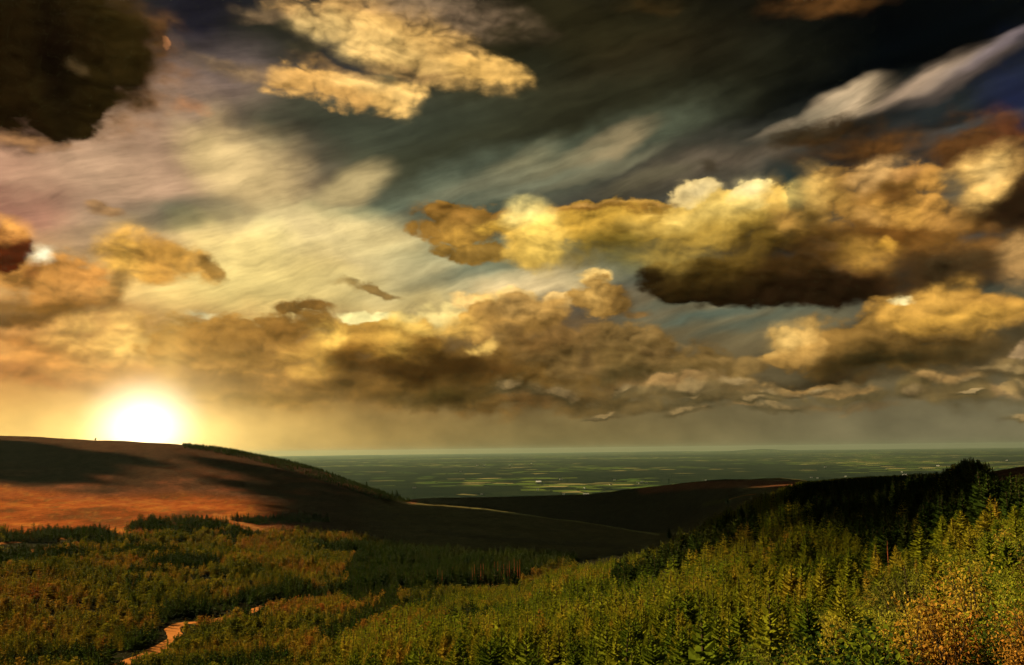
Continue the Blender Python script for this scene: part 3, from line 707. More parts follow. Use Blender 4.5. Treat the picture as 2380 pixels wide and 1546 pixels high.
# ---------------------------------------------------------------- tree meshes
def trunk_geo(h, r0, sides=6, seg=6, bend=0.02, rg_=None, top=0.96):
    V = []; F = []
    ph = rg_.random()*6.28
    for k in range(seg+1):
        t = k/seg*top; r = r0*(1-t)**0.8+0.006
        cx = math.sin(t*3+ph)*bend*h*t; cy_ = math.cos(t*2.3+ph)*bend*h*t
        for q in range(sides):
            a = q/sides*2*math.pi; V.append((cx+math.cos(a)*r, cy_+math.sin(a)*r, t*h))
    for k in range(seg):
        for q in range(sides):
            a = k*sides+q; b2 = k*sides+(q+1) % sides; F.append((a, b2, b2+sides, a+sides))
    return V, F
def spruce_crown(h, w, whorls, per, rg_, base=0.06, droop=0.25, fine=1, ragged=0.25, gap=0.0):
    """whorls of drooping branches; every branch a spine carrying many small twig blades"""
    V = []; F = []
    def quad(p0, p1, p2, p3):
        n0 = len(V); V.extend([p0, p1, p2, p3]); F.append((n0, n0+1, n0+2, n0+3))
    for k in range(whorls):
        t = base+(1-base)*((k+rg_.random()*0.6)/whorls); t = min(t, 0.985)
        L = w*(1-t)**0.85*(1-0.25*(t < 0.15))+0.03*w
        nb = max(3, int(per*(1-0.45*t)))
        off = rg_.random()*6.28
        for q in range(nb):
            if rg_.random() < gap: continue
            a = off+q/nb*2*math.pi+rg_.normal()*0.18
            l = L*(1-ragged/2+ragged*rg_.random()*1.3); up = 0.45*t-droop*(1-t)+rg_.normal()*0.08
            dx, dy = math.cos(a), math.sin(a); sx, sy = -dy, dx
            z0 = t*h; bw = l*0.30+0.012*h
            nseg = 1+fine
            for s_ in range(nseg):
                u0 = s_/nseg; u1 = (s_+1)/nseg
                zc = lambda u: z0+l*up*u+0.16*l*u*u
                w0 = bw*(1-u0*0.55); w1 = bw*(1-u1*0.75)
                # two side fans hanging a little, toothed by random length
                for sd in (-1, 1):
                    e0 = w0*(0.7+0.6*rg_.random()); e1 = w1*(0.5+0.6*rg_.random())
                    quad((dx*l*u0, dy*l*u0, zc(u0)), (dx*l*(u0+0.14)+sx*sd*e0, dy*l*(u0+0.14)+sy*sd*e0, zc(u0)-e0*0.35),
                         (dx*l*min(u1+0.1, 1.05)+sx*sd*e1, dy*l*min(u1+0.1, 1.05)+sy*sd*e1, zc(u1)-e1*0.25), (dx*l*u1, dy*l*u1, zc(u1)))
                if fine > 1:                                      # hanging twigs under the spine
                    e = w0*0.7
                    quad((dx*l*u0, dy*l*u0, zc(u0)), (dx*l*(u0+.05), dy*l*(u0+.05), zc(u0)-e), (dx*l*(u1), dy*l*(u1), zc(u1)-e*0.6), (dx*l*u1, dy*l*u1, zc(u1)))
    for q in range(3):                                            # leader
        a = q*2.1; r = 0.02*h
        quad((0, 0, h*0.9), (math.cos(a)*r, math.sin(a)*r, h*0.93), (0, 0, h*1.03), (math.cos(a+.3)*r*.4, math.sin(a+.3)*r*.4, h*0.95))
    return V, F
def both(tr, cr, mats):
    V = tr[0]+cr[0]; F = tr[1]+[tuple(i+len(tr[0]) for i in f) for f in cr[1]]
    return V, F, mats, [0]*len(tr[1])+[1]*len(cr[1])
def leafy(h, w, n, leaf, rg_, clumps=16, base=0.15, taper=0.5):
    """stems forking from the ground and leaves gathered round the twig ends"""
    V = []; F = []; SV = []; SF = []
    ends = []
    def limb(p, q, r0, r1):
        d = (q-p).normalized(); a = d.orthogonal().normalized(); b = d.cross(a); n0 = len(SV)
        for (c, r) in ((p, r0), (q, r1)):
            for k in range(4): an = k*math.pi/2; SV.append(tuple(c+(a*math.cos(an)+b*math.sin(an))*r))
        for k in range(4): SF.append((n0+k, n0+(k+1) % 4, n0+4+(k+1) % 4, n0+4+k))
    for c in range(clumps):
        t = base+(1-base)*rg_.random()**0.8; a = rg_.random()*6.28
        rr = w*(1-abs(t-0.5)*taper*1.6)*math.sqrt(rg_.random())
        e = Vector((math.cos(a)*rr, math.sin(a)*rr, t*h)); mid = Vector((e.x*0.45, e.y*0.45, e.z*0.55))+Vector(rg_.normal(size=3))*0.03*h
        limb(Vector((rg_.normal()*.03*w, rg_.normal()*.03*w, -0.1)), mid, 0.014*h, 0.008*h); limb(mid, e, 0.008*h, 0.003*h)
        ends.append((mid, e))
    for i in range(n):
        mid, e = ends[int(rg_.random()*len(ends))]
        u = rg_.random()**0.6; p = mid.lerp(e, u)+Vector(rg_.normal(size=3))*w*0.17
        if p.z < 0.02*h: p.z = 0.05*h
        nn = Vector(rg_.normal(size=3)+np.array([0, 0, 0.5])).normalized(); a = nn.orthogonal().normalized(); b = nn.cross(a)
        an = rg_.random()*6.28; d1 = a*math.cos(an)+b*math.sin(an); d2 = nn.cross(d1); s = leaf*(0.6+0.8*rg_.random())
        n0 = len(V); V.extend([tuple(p-d1*s), tuple(p+d2*s*.55+nn*s*.12), tuple(p+d1*s), tuple(p-d2*s*.55+nn*s*.12)]); F.append((n0, n0+1, n0+2, n0+3))
    return (SV, SF), (V, F)

# ---------------------------------------------------------------- where things grow
def poly_in(px, py, P_):
    P_ = np.array(P_, float); ins = np.zeros(px.shape, bool); j = len(P_)-1
    for i in range(len(P_)):
        c = ((P_[i, 1] > py) != (P_[j, 1] > py)) & (px < (P_[j, 0]-P_[i, 0])*(py-P_[i, 1])/(P_[j, 1]-P_[i, 1]+1e-9)+P_[i, 0])
        ins ^= c; j = i
    return ins
def linedist(px, py, pts, ay=2.0):
    pts = np.array(pts, float); best = np.full(px.shape, 1e9)
    for a, b in zip(pts[:-1], pts[1:]):
        d = b-a; t = np.clip(((px-a[0])*d[0]+(py-a[1])*d[1])/(d@d), 0, 1)
        best = np.minimum(best, np.hypot(px-a[0]-t*d[0], (py-a[1]-t*d[1])*ay))
    return best
TRACK = [(255,1575),(290,1546),(345,1522),(385,1500),(410,1482),(398,1462),(420,1450),(480,1446),(540,1434),(585,1420),(630,1404),(690,1395)]
RED = (1085, 1365, 1215)                                          # the bare spot under the red trunks
POLY_A = [(-400,1620),(-400,1300),(0,1296),(90,1292),(190,1268),(240,1262),(330,1240),(500,1232),(600,1246),(700,1232),(800,1246),(900,1262),(1000,1284),(1080,1288),(1215,1290),(1340,1300),(1330,1380),(1000,1500),(700,1620)]
POLY_B = [(600,1700),(800,1500),(1000,1430),(1130,1370),(1230,1352),(1400,1318),(1500,1302),(1600,1262),(1700,1205),(1800,1160),(1860,1136),(2000,1112),(2200,1100),(2290,1098),(2400,1085),(2800,1050),(2800,1800)]
PATCH = [[(-50,1258),(60,1240),(220,1238),(280,1252),(210,1262),(60,1262)], [(290,1236),(300,1218),(420,1212),(520,1218),(560,1232),(440,1246)],
         [(490,1204),(520,1190),(640,1186),(780,1196),(820,1212),(700,1216),(600,1220)], [(-100,1250),(0,1236),(60,1246),(30,1262),(-100,1270)]]
GAPS = [([(770,1495),(830,1468),(890,1440),(905,1415)], 7), ([(1450,1362),(1500,1345),(1580,1318),(1660,1278),(1740,1240)], 6), ([(20,1545),(150,1530),(300,1525)], 18),
        ([(590,1450),(600,1415),(680,1392),(800,1386),(900,1390)], 10), ([(330,1516),(420,1500)], 8), ([(300,1275),(420,1266),(500,1266)], 6), ([(940,1385),(1010,1372),(1080,1362)], 8)]
def scatter(spacing, smin, smax, rmin, rmax, seed):
    """jittered grid over a sector of land"""
    g = np.random.default_rng(seed)
    x0, x1 = rmax*math.sin(smin), rmax*math.sin(smax)
    xs = np.arange(min(x0, 0), max(x1, 0)+spacing, spacing); ys = np.arange(0, rmax, spacing)
    X, Y = np.meshgrid(xs, ys); X = X+g.uniform(-.5, .5, X.shape)*spacing; Y = Y+g.uniform(-.5, .5, Y.shape)*spacing
    X = X.ravel(); Y = Y.ravel(); s = np.arctan2(X, Y); r = np.hypot(X, Y)
    k = (s > smin) & (s < smax) & (r > rmin) & (r < rmax); X, Y = X[k], Y[k]
    return X, Y, gz(X, Y)
SPOTS = {}
def keep(X, Y, Zz, poly):
    u, v = proj(np.stack([X, Y, Zz], -1))
    k = np.zeros(X.shape, bool)
    for P_ in poly: k |= poly_in(u, v, P_)
    k &= linedist(u, v, TRACK, 1.6) > np.interp(v, [1400, 1550], [15, 38])
    for L, w in GAPS: k &= linedist(u, v, L, 1.5) > w
    return k, u, v
def visible(X, Y, Zt):
    """is the point over the land between it and the viewer"""
    s = np.arctan2(X, Y); r = np.hypot(X, Y); t = Zt/r
    i = np.clip(np.round(np.interp(s, sg, np.arange(len(sg)))).astype(int), 0, len(sg)-1)
    TT = np.maximum.accumulate(HG/rg[None], axis=1)
    j = np.clip(np.searchsorted(rg, r*0.985)-1, 0, len(rg)-1)
    return t > TT[i, j]-0.0005
# ---------------------------------------------------------------- growing them
g5 = np.random.default_rng(21)
def protoset(prefix, specs):
    """unlinked collection of tree models a mass of trees picks from"""
    col_ = bpy.data.collections.new(prefix)
    for i, (V, F, mats, mi) in enumerate(specs):
        o = bpy.data.objects.new('%s_%02d' % (prefix, i), mesh_from(prefix, V, F, mats, mi)); col_.objects.link(o)
    return col_
def mass(name, col_, n_var, X, Y, Zz, H, Wd, label, cat, seed=1):
    """one object: a point for every plant, a geometry-nodes modifier stands a plant on each"""
    g = np.random.default_rng(seed); n_ = len(X)
    me = bpy.data.meshes.new(name); me.vertices.add(n_)
    me.vertices.foreach_set('co', np.stack([X, Y, Zz], -1).astype(np.float32).ravel())
    a = me.attributes.new('turn', 'FLOAT_VECTOR', 'POINT')
    a.data.foreach_set('vector', np.stack([g.normal(size=n_)*.05, g.normal(size=n_)*.05, g.random(n_)*6.28], -1).astype(np.float32).ravel())
    a = me.attributes.new('size', 'FLOAT_VECTOR', 'POINT'); a.data.foreach_set('vector', np.stack([Wd, Wd, H], -1).astype(np.float32).ravel())
    a = me.attributes.new('pick', 'INT', 'POINT'); a.data.foreach_set('value', g.integers(0, n_var, n_).astype(np.int32))
    o = link(name, me); tag(o, label, cat, kind='stuff')
    t = bpy.data.node_groups.new(name, 'GeometryNodeTree')
    t.interface.new_socket('Geometry', in_out='INPUT', socket_type='NodeSocketGeometry'); t.interface.new_socket('Geometry', in_out='OUTPUT', socket_type='NodeSocketGeometry')
    gi = t.nodes.new('NodeGroupInput'); go = t.nodes.new('NodeGroupOutput')
    ip = t.nodes.new('GeometryNodeInstanceOnPoints'); ci_ = t.nodes.new('GeometryNodeCollectionInfo')
    ci_.inputs['Collection'].default_value = col_; ci_.inputs['Separate Children'].default_value = True; ci_.inputs['Reset Children'].default_value = True
    def att(nm, ty):
        q = t.nodes.new('GeometryNodeInputNamedAttribute'); q.data_type = ty; q.inputs['Name'].default_value = nm; return q.outputs['Attribute']
    t.links.new(gi.outputs[0], ip.inputs['Points']); t.links.new(ci_.outputs[0], ip.inputs['Instance'])
    ip.inputs['Pick Instance'].default_value = True
    t.links.new(att('pick', 'INT'), ip.inputs['Instance Index']); t.links.new(att('turn', 'FLOAT_VECTOR'), ip.inputs['Rotation']); t.links.new(att('size', 'FLOAT_VECTOR'), ip.inputs['Scale'])
    t.links.new(ip.outputs[0], go.inputs[0])
    md = o.modifiers.new('plants', 'NODES'); md.node_group = t
    return o
def spec(crownmat, whorls, per, fine, w, seed, gap=0.0, ragged=0.25, base=0.05, tm=None):
    g = np.random.default_rng(seed)
    tr = trunk_geo(1.0, 0.018, 5, 4, 0.008, g); cr = spruce_crown(1.0, w, whorls, per, g, base=base, fine=fine, ragged=ragged, gap=gap)
    return both(tr, cr, [tm or M_BRK, crownmat])
FAR_B = protoset('spruce_far', [spec(M_SPR, 10, 6, 1, w, 40+i) for i, w in enumerate((.28, .36, .42, .32))])
NEAR_B = protoset('spruce_near', [spec(M_SPR, 17, 8, 2, w, 60+i, gap=.08) for i, w in enumerate((.28, .36, .42, .32, .38))])
FAR_A = protoset('valley_spruce', [spec(M_VAL, 10, 6, 1, w, 80+i, ragged=.5, gap=.1) for i, w in enumerate((.24, .30, .38, .28, .42))])
FAR_D = protoset('dark_spruce', [spec(M_DRK, 11, 6, 1, w, 90+i, ragged=.5, gap=.12) for i, w in enumerate((.26, .32, .38))])
NEAR_D = protoset('dark_spruce_near', [spec(M_DRK, 18, 8, 2, w, 100+i, ragged=.5, gap=.15) for i, w in enumerate((.20, .26, .32))])
for pc in (FAR_A,):
    for i in range(1):                                            # round-headed trees mixed into the valley
        g = np.random.default_rng(130+i); (SV, SF), (LV, LF) = leafy(1.0, 0.30, 330, 0.055, g, clumps=14, base=0.2)
        V_ = SV+LV; F_ = SF+[tuple(q+len(SV) for q in f) for f in LF]
        o = bpy.data.objects.new('valley_spruce_1%d' % i, mesh_from('valley_broadleaf', V_, F_, [M_BRK, M_VAL], [0]*len(SF)+[1]*len(LF))); pc.objects.link(o)

AZ = (-0.62, 0.62)
bx, by, bz = [], [], []; bh = []
for (sp_, r0, r1, sd) in [(1.45, 14, 60, 1), (1.9, 60, 130, 2), (2.6, 130, 260, 3), (3.4, 260, 1000, 4)]:
    X, Y, Zz = scatter(sp_, -0.2, 0.66, r0, r1, sd)
    k, u, v = keep(X, Y, Zz, [POLY_B]); X, Y, Zz, u, v = X[k], Y[k], Zz[k], u[k], v[k]
    r = np.hypot(X, Y)
    h = np.interp(u, [1850, 2050], [1.0, .70])*np.interp(r, [15, 60, 120, 250, 900], [1.6, 2.7, 4.2, 6.0, 7.0])*g5.uniform(.45, 1.35, len(r))*(1+0.45*vn.fbm(X/25, Y/25, 2))
    dn = vn2.fbm(X/18, Y/18, 3)
    kk = ~((u > 2296) & (v < 1126)) & visible(X, Y, Zz+h+2.5) & (g5.random(len(r)) < np.clip(0.60+1.4*dn, .10, 1))
    bx.append(X[kk]); by.append(Y[kk]); bz.append(Zz[kk]); bh.append(h[kk])
bx, by, bz, bh = map(np.concatenate, (bx, by, bz, bh))
bu, bv = proj(np.stack([bx, by, bz], -1)); br = np.hypot(bx, by)
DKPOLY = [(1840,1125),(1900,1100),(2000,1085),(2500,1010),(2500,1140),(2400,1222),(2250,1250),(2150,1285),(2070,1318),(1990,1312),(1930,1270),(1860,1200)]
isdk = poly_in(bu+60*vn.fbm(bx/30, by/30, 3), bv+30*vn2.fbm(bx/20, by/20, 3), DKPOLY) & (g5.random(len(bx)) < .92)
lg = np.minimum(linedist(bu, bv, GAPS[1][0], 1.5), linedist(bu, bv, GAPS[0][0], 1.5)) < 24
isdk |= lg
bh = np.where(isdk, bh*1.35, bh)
# keep crowns under the line of the ridge on the right, but for the tuft at 2260
topv = bv - bh/br*FPX
lim = np.interp(bu, [1600,1850,2000,2190,2215,2262,2300,2330,2380,2700], [1180,1122,1110,1102,1085,1068,1085,1116,1118,1100])
bh = np.where(topv < lim, np.maximum(bh*np.clip((bv-lim)/(bv-topv), .3, 1), .8), bh)
# --- the ones that show largest are things of their own
show = (bh/br)*((bu > -10) & (bu < 2390) & (bv-bh/br*FPX*.5 < 1546))
cand = np.where((show > 0) & (br > 16))[0]
near_ok = ~((bu > 1930) & (br < 24))
cand = cand[near_ok[cand]]
ordr = cand[np.argsort(-show[cand])]
pickB = [i for i in ordr if not isdk[i]][:285]; pickD = [i for i in ordr if isdk[i]][:45]
taken = np.zeros(len(bx), bool); taken[pickB] = True; taken[pickD] = True
m_near = (~taken) & (~isdk) & (br < 170); m_far = (~taken) & (~isdk) & (br >= 170)
wd = lambda h: h*g5.uniform(.85, 1.2, len(h))
mass('spruce_plantation', NEAR_B, 5, bx[m_near], by[m_near], bz[m_near], bh[m_near], wd(bh[m_near]), 'dense young spruces filling the slope between the nearer spruces', 'trees', 2)
mass('hillside_plantation', FAR_B, 4, bx[m_far], by[m_far], bz[m_far], bh[m_far], wd(bh[m_far])*1.15, 'green spruce plantation climbing the slope on the right', 'trees', 3)
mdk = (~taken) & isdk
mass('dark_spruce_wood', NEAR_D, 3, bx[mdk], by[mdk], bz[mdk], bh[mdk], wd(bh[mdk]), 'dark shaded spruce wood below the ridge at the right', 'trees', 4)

def make_tree(name, h, w, seed, cm, tm, whorls, per, fine, base, tr_r=0.018, ragged=.3, gap=.05):
    g = np.random.default_rng(seed)
    tv, tf = trunk_geo(h, tr_r*h, 7, 6, 0.008, g); cv_, cf = spruce_crown(h, w*h, whorls, per, g, base=base, fine=fine, ragged=ragged, gap=gap)
    return mesh_from(name+'_trunk', tv, tf, tm, smooth=True), mesh_from(name+'_crown', cv_, cf, cm)
def plant(name, meshes, x, y, z, s, rz, label, cat, group, sxy=1.0):
    r = bpy.data.objects.new(name, None); r.empty_display_size = 0.2; C.objects.link(r)
    r.location = (x, y, z-0.03*s); r.rotation_euler = (0, 0, rz); r.scale = (s*sxy, s*sxy, s)
    tag(r, label, cat, group)
    for nm, me_ in zip(('trunk', 'crown'), meshes): link(nm, me_, parent=r)
    return r
YS = [make_tree('young_spruce', 1.0, w, 200+i, M_SPR, M_BRK, 20, 9, 2, .03) for i, w in enumerate((.26, .31, .35, .29, .38, .24))]
def zone(u, v):
    if v < 1330: return ('young spruce in the denser rows midway up the right-hand slope', 'young spruces midway up the right slope')
    if u < 1250: return ('young yellow-green spruce on the low slope at the bottom centre', 'young spruces at the bottom centre')
    if u < 1750: return ('young yellow-green spruce between the bottom centre and the leafy bushes', 'young spruces left of the bushes')
    return ('young spruce growing among the golden leafy bushes on the right', 'young spruces among the bushes')
for q, i in enumerate(pickB):
    lb, gr = zone(bu[i], bv[i])
    plant('spruce_tree', YS[q % 6], bx[i], by[i], bz[i], bh[i]*1.05, g5.random()*6.28, lb, 'spruce', gr, g5.uniform(.85, 1.15))
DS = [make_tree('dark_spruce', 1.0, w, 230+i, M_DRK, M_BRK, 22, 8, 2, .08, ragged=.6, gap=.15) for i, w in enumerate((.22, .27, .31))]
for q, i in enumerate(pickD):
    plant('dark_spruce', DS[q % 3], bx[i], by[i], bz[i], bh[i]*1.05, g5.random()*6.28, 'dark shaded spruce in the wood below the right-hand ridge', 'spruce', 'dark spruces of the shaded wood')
# --- valley forest
AX, AY, AZ_, AH = [], [], [], []
for (sp_, r0, r1, sd) in [(3.0, 120, 420, 5), (3.8, 420, 1300, 6)]:
    X, Y, Zz = scatter(sp_, -0.66, 0.25, r0, r1, sd)
    k, u, v = keep(X, Y, Zz, [POLY_A]+PATCH); k &= ~poly_in(u, v, [(1000,1372),(1060,1358),(1220,1345),(1225,1372),(1100,1388)]); X, Y, Zz, u, v = X[k], Y[k], Zz[k], u[k], v[k]; r = np.hypot(X, Y)
    h = np.interp(r, [150, 400, 1100], [3.8, 6.2, 7.8])*g5.uniform(.5, 1.35, len(r))*(1+.45*vn.fbm(X/40, Y/40, 3))
    dn = vn2.fbm(X/38+5, Y/38, 3)
    kk = visible(X, Y, Zz+h+3) & (g5.random(len(r)) < np.clip(0.74+1.5*dn, .06, 1))
    AX.append(X[kk]); AY.append(Y[kk]); AZ_.append(Zz[kk]); AH.append(h[kk])
AX, AY, AZ_, AH = map(np.concatenate, (AX, AY, AZ_, AH))
au, av = proj(np.stack([AX, AY, AZ_], -1))
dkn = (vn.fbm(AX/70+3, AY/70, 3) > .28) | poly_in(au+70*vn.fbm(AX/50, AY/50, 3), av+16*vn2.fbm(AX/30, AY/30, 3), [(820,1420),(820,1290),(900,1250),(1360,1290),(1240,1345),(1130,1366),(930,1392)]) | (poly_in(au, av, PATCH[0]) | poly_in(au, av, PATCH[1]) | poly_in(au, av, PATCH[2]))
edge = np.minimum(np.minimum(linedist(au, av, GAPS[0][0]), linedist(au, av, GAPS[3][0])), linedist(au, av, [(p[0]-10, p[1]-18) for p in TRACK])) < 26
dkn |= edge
print('B', len(bx), 'near', m_near.sum(), 'A', len(AX))
mass('valley_forest', FAR_A, 6, AX[~dkn], AY[~dkn], AZ_[~dkn], AH[~dkn], wd(AH[~dkn])*1.15, 'olive and rusty young forest covering the valley floor on the left', 'forest', 5)
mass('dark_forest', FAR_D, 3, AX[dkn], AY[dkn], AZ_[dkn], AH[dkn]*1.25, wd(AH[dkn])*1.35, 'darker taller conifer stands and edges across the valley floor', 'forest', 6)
# --- trees along the crest of the left hill
X, Y, Zz = scatter(7.0, -0.5, -0.05, 1500, 2750, 7)
u, v = proj(np.stack([X, Y, Zz], -1))
k = poly_in(u, v, [(424,1020),(500,1028),(600,1045),(700,1070),(800,1104),(900,1138),(965,1163),(940,1170),(870,1160),(800,1136),(700,1104),(600,1074),(500,1052),(424,1042)]) & visible(X, Y, Zz+9)
k &= g5.random(len(X)) < np.clip(0.8+1.2*vn.fbm(X/50, Y/50, 2), .1, 1)
X, Y, Zz = X[k], Y[k], Zz[k]; h = g5.uniform(4, 9.5, len(X)); print('ridge', len(X))
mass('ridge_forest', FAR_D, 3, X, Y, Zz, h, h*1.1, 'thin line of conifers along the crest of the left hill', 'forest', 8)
# --- low growth between the near plants
g = np.random.default_rng(9)
LOWS = bpy.data.collections.new('low_bush')
for i in range(5):
    (SV, SF), (LV, LF) = leafy(1.0, 0.75, 420, 0.05, np.random.default_rng(150+i), clumps=22, base=0.1, taper=.3)
    V_ = SV+LV; F_ = SF+[tuple(q+len(SV) for q in f) for f in LF]
    LOWS.objects.link(bpy.data.objects.new('low_bush_%d' % i, mesh_from('low_bush', V_, F_, [M_BRK, (M_BRN, M_SPR, M_DRK, M_SPR, M_DRK)[i]], [0]*len(SF)+[1]*len(LF))))
X1, Y1, Z1 = scatter(0.55, 0.1, 0.72, 7, 45, 31); X2, Y2, Z2 = scatter(1.3, -0.15, 0.66, 45, 170, 32)
X, Y, Zz = np.concatenate([X1, X2]), np.concatenate([Y1, Y2]), np.concatenate([Z1, Z2])
u, v = proj(np.stack([X, Y, Zz], -1)); r = np.hypot(X, Y)
k = poly_in(u, v, POLY_B) & ~poly_in(u, v, DKPOLY) & (g.random(len(X)) < np.where(r < 45, .8, .45)); X, Y, Zz, r = X[k], Y[k], Zz[k], r[k]
h = np.interp(r, [7, 30, 170], [.40, .62, 1.3])*g.uniform(.6, 1.4, len(X)); print('low', len(X))
mass('undergrowth', LOWS, 5, X, Y, Zz-0.05, h, h*1.1, 'tangled low bushes and bracken between the near trees', 'undergrowth', 9)
# ---------------------------------------------------------------- leafy bushes close to the viewer
g6 = np.random.default_rng(77)
def on(px, r):
    """ground point under a column of the photograph at a distance"""
    s = ang(px, 1300)[0]; x, y = math.sin(s)*r, math.cos(s)*r
    return x, y, float(gz(np.array([x]), np.array([y]))[0])
def at_row(px, py, rlo=8, rhi=6000):
    """first land seen through a point of the photograph"""
    s, t = ang(px, py)
    rr = np.exp(np.linspace(math.log(rlo), math.log(rhi), 3000)); zz = gz(np.sin(s)*rr, np.cos(s)*rr)
    k = np.where(zz/rr >= t)[0]
    r = rr[k[0]] if len(k) else rhi
    x, y = math.sin(s)*r, math.cos(s)*r; return x, y, float(gz(np.array([x]), np.array([y]))[0]), r
def make_bush(seed, h, w, n_, leaf, mat, clumps):
    (SV, SF), (LV, LF) = leafy(h, w, n_, leaf, np.random.default_rng(seed), clumps=clumps, base=.12)
    return mesh_from('bush_stems', SV, SF, M_BRK), mesh_from('bush_leaves', LV, LF, mat)
BY = [make_bush(300+i, 1.6, w, 1900, .034, M_YEL, 34) for i, w in enumerate((.62, .75, .55, .70))]
BR_ = [make_bush(320+i, 1.6, w, 2200, .026, M_BRN, 34) for i, w in enumerate((.70, .60, .66))]
def bush(meshes, px, r, h, label, group, name='bush'):
    x, y, z = on(px, r); o = bpy.data.objects.new(name, None); C.objects.link(o)
    o.location = (x, y, z-.05); o.rotation_euler = (0, 0, g6.random()*6.28); k = h/1.6; o.scale = (k, k, k)
    tag(o, label, 'bush', group)
    link('stems', meshes[0], parent=o); link('leaves', meshes[1], parent=o); return o
bush(BR_[0], 2105, 17, 1.7, 'large dark rusty bush in front of the golden bushes at lower right', None)
bush(BY[1], 2250, 13, 1.25, 'bright yellow leafy bush nearest the lower right corner', None)
bush(BY[0], 1985, 19, 1.0, 'small orange and gold bush at the bottom edge, left of the large rusty bush', None)
for i in range(12):
    r = 9+8*g6.random(); bush(BY[i % 4], g6.uniform(2050, 2440), r, g6.uniform(.7, 1.05), 'bright golden bush close to the viewer along the bottom right edge', 'bright golden bushes along the bottom right edge')
for i in range(46):
    r = 9.5+34*g6.random()**1.3; px = g6.uniform(1790+(44-r)*4, 2480); h = g6.uniform(.7, 1.25)*np.interp(r, [9, 20, 44], [.60, .85, 1.05])
    if g6.random() < .6: bush(BY[i % 4], px, r, h, 'golden leafy bush in the thicket filling the lower right of the slope', 'golden leafy bushes of the near thicket')
    else: bush(BR_[i % 3], px, r, h, 'rust-brown leafy bush in the thicket filling the lower right of the slope', 'rust-brown bushes of the near thicket')
# thin dark sapling standing up at the bottom centre
def sapling(px, r, h):
    g = np.random.default_rng(5); x, y, z = on(px, r)
    o = bpy.data.objects.new('sapling', None); C.objects.link(o); o.location = (x, y, z)
    tag(o, 'thin dark sapling with sparse leaves standing above the others at the bottom centre', 'sapling')
    tv, tf = trunk_geo(h, .03, 6, 8, .015, g); V = list(tv); F = list(tf); LV = []; LF = []
    for k in range(46):
        t = .15+.83*k/46; a = g.random()*6.28; L = h*.24*(1-t*.75)*g.uniform(.5, 1.2); p = Vector((0, 0, t*h)); q = p+Vector((math.cos(a)*L, math.sin(a)*L, L*g.uniform(.1, .7)))
        d = (q-p).normalized(); s1 = d.orthogonal().normalized(); s2 = d.cross(s1); n0 = len(V)
        for c, rr in ((p, .010), (q, .003)):
            for m_ in range(4): an = m_*math.pi/2; V.append(tuple(c+(s1*math.cos(an)+s2*math.sin(an))*rr))
        for m_ in range(4): F.append((n0+m_, n0+(m_+1) % 4, n0+4+(m_+1) % 4, n0+4+m_))
        for m_ in range(16):
            c = p.lerp(q, g.uniform(.3, 1.1))+Vector(g.normal(size=3))*.035; n1 = len(LV); e1 = Vector(g.normal(size=3)).normalized()*.034; e2 = e1.orthogonal().normalized()*.022
            LV.extend([tuple(c-e1), tuple(c+e2), tuple(c+e1), tuple(c-e2)]); LF.append((n1, n1+1, n1+2, n1+3))
    link('trunk', mesh_from('sapling_trunk', V, F, M_BRK), parent=o); link('leaves', mesh_from('sapling_leaves', LV, LF, M_DRK), parent=o)
sapling(1120, 36, 2.5)
# ---------------------------------------------------------------- pines with red trunks in the middle of the valley
def pine_mesh(seed):
    g = np.random.default_rng(seed); tv, tf = trunk_geo(1.0, .020, 8, 8, .012, g)
    cv_, cf = spruce_crown(1.0, .13, 9, 6, g, base=.62, fine=1, ragged=.7, gap=.15, droop=.1)
    return mesh_from('pine_trunk', tv, tf, M_RED, smooth=True), mesh_from('pine_crown', cv_, cf, M_DRK)
PN = [pine_mesh(400+i) for i in range(4)]
def tree_at(meshes, px, py, h_px, label, cat, group, name):
    x, y, z, r = at_row(px, py); h = h_px*r/FPX
    o = plant(name, meshes, x, y, z, h, g6.random()*6.28, label, cat, group); return o
for i, px in enumerate([1016, 1030, 1052, 1098, 1104, 1110, 1116, 1124, 1150, 1158, 1166, 1172, 1180, 1186, 1198, 1204, 1210]):
    tree_at(PN[i % 4], px+g6.uniform(-2, 2), 1372-(px-1016)*.11+g6.uniform(-4, 2), g6.uniform(42, 54), 'tall dark pine with a sunlit red trunk in the middle of the valley', 'pine', 'pines with red trunks in the valley', 'pine_tree')
for i in range(30):
    px = 835+i*12.5+g6.uniform(-5, 5)
    tree_at(DS[i % 3], px, 1388-(px-835)*.055+g6.uniform(-10, 4), g6.uniform(34, 56), 'dark conifer in the stand left of and behind the red-trunked pines', 'conifer', 'dark conifers in the middle of the valley', 'conifer')
tree_at(PN[1], 2066, 1322, 62, 'bare red trunk under a dark crown at the edge of the dark wood, right', 'pine', None, 'pine_tree')
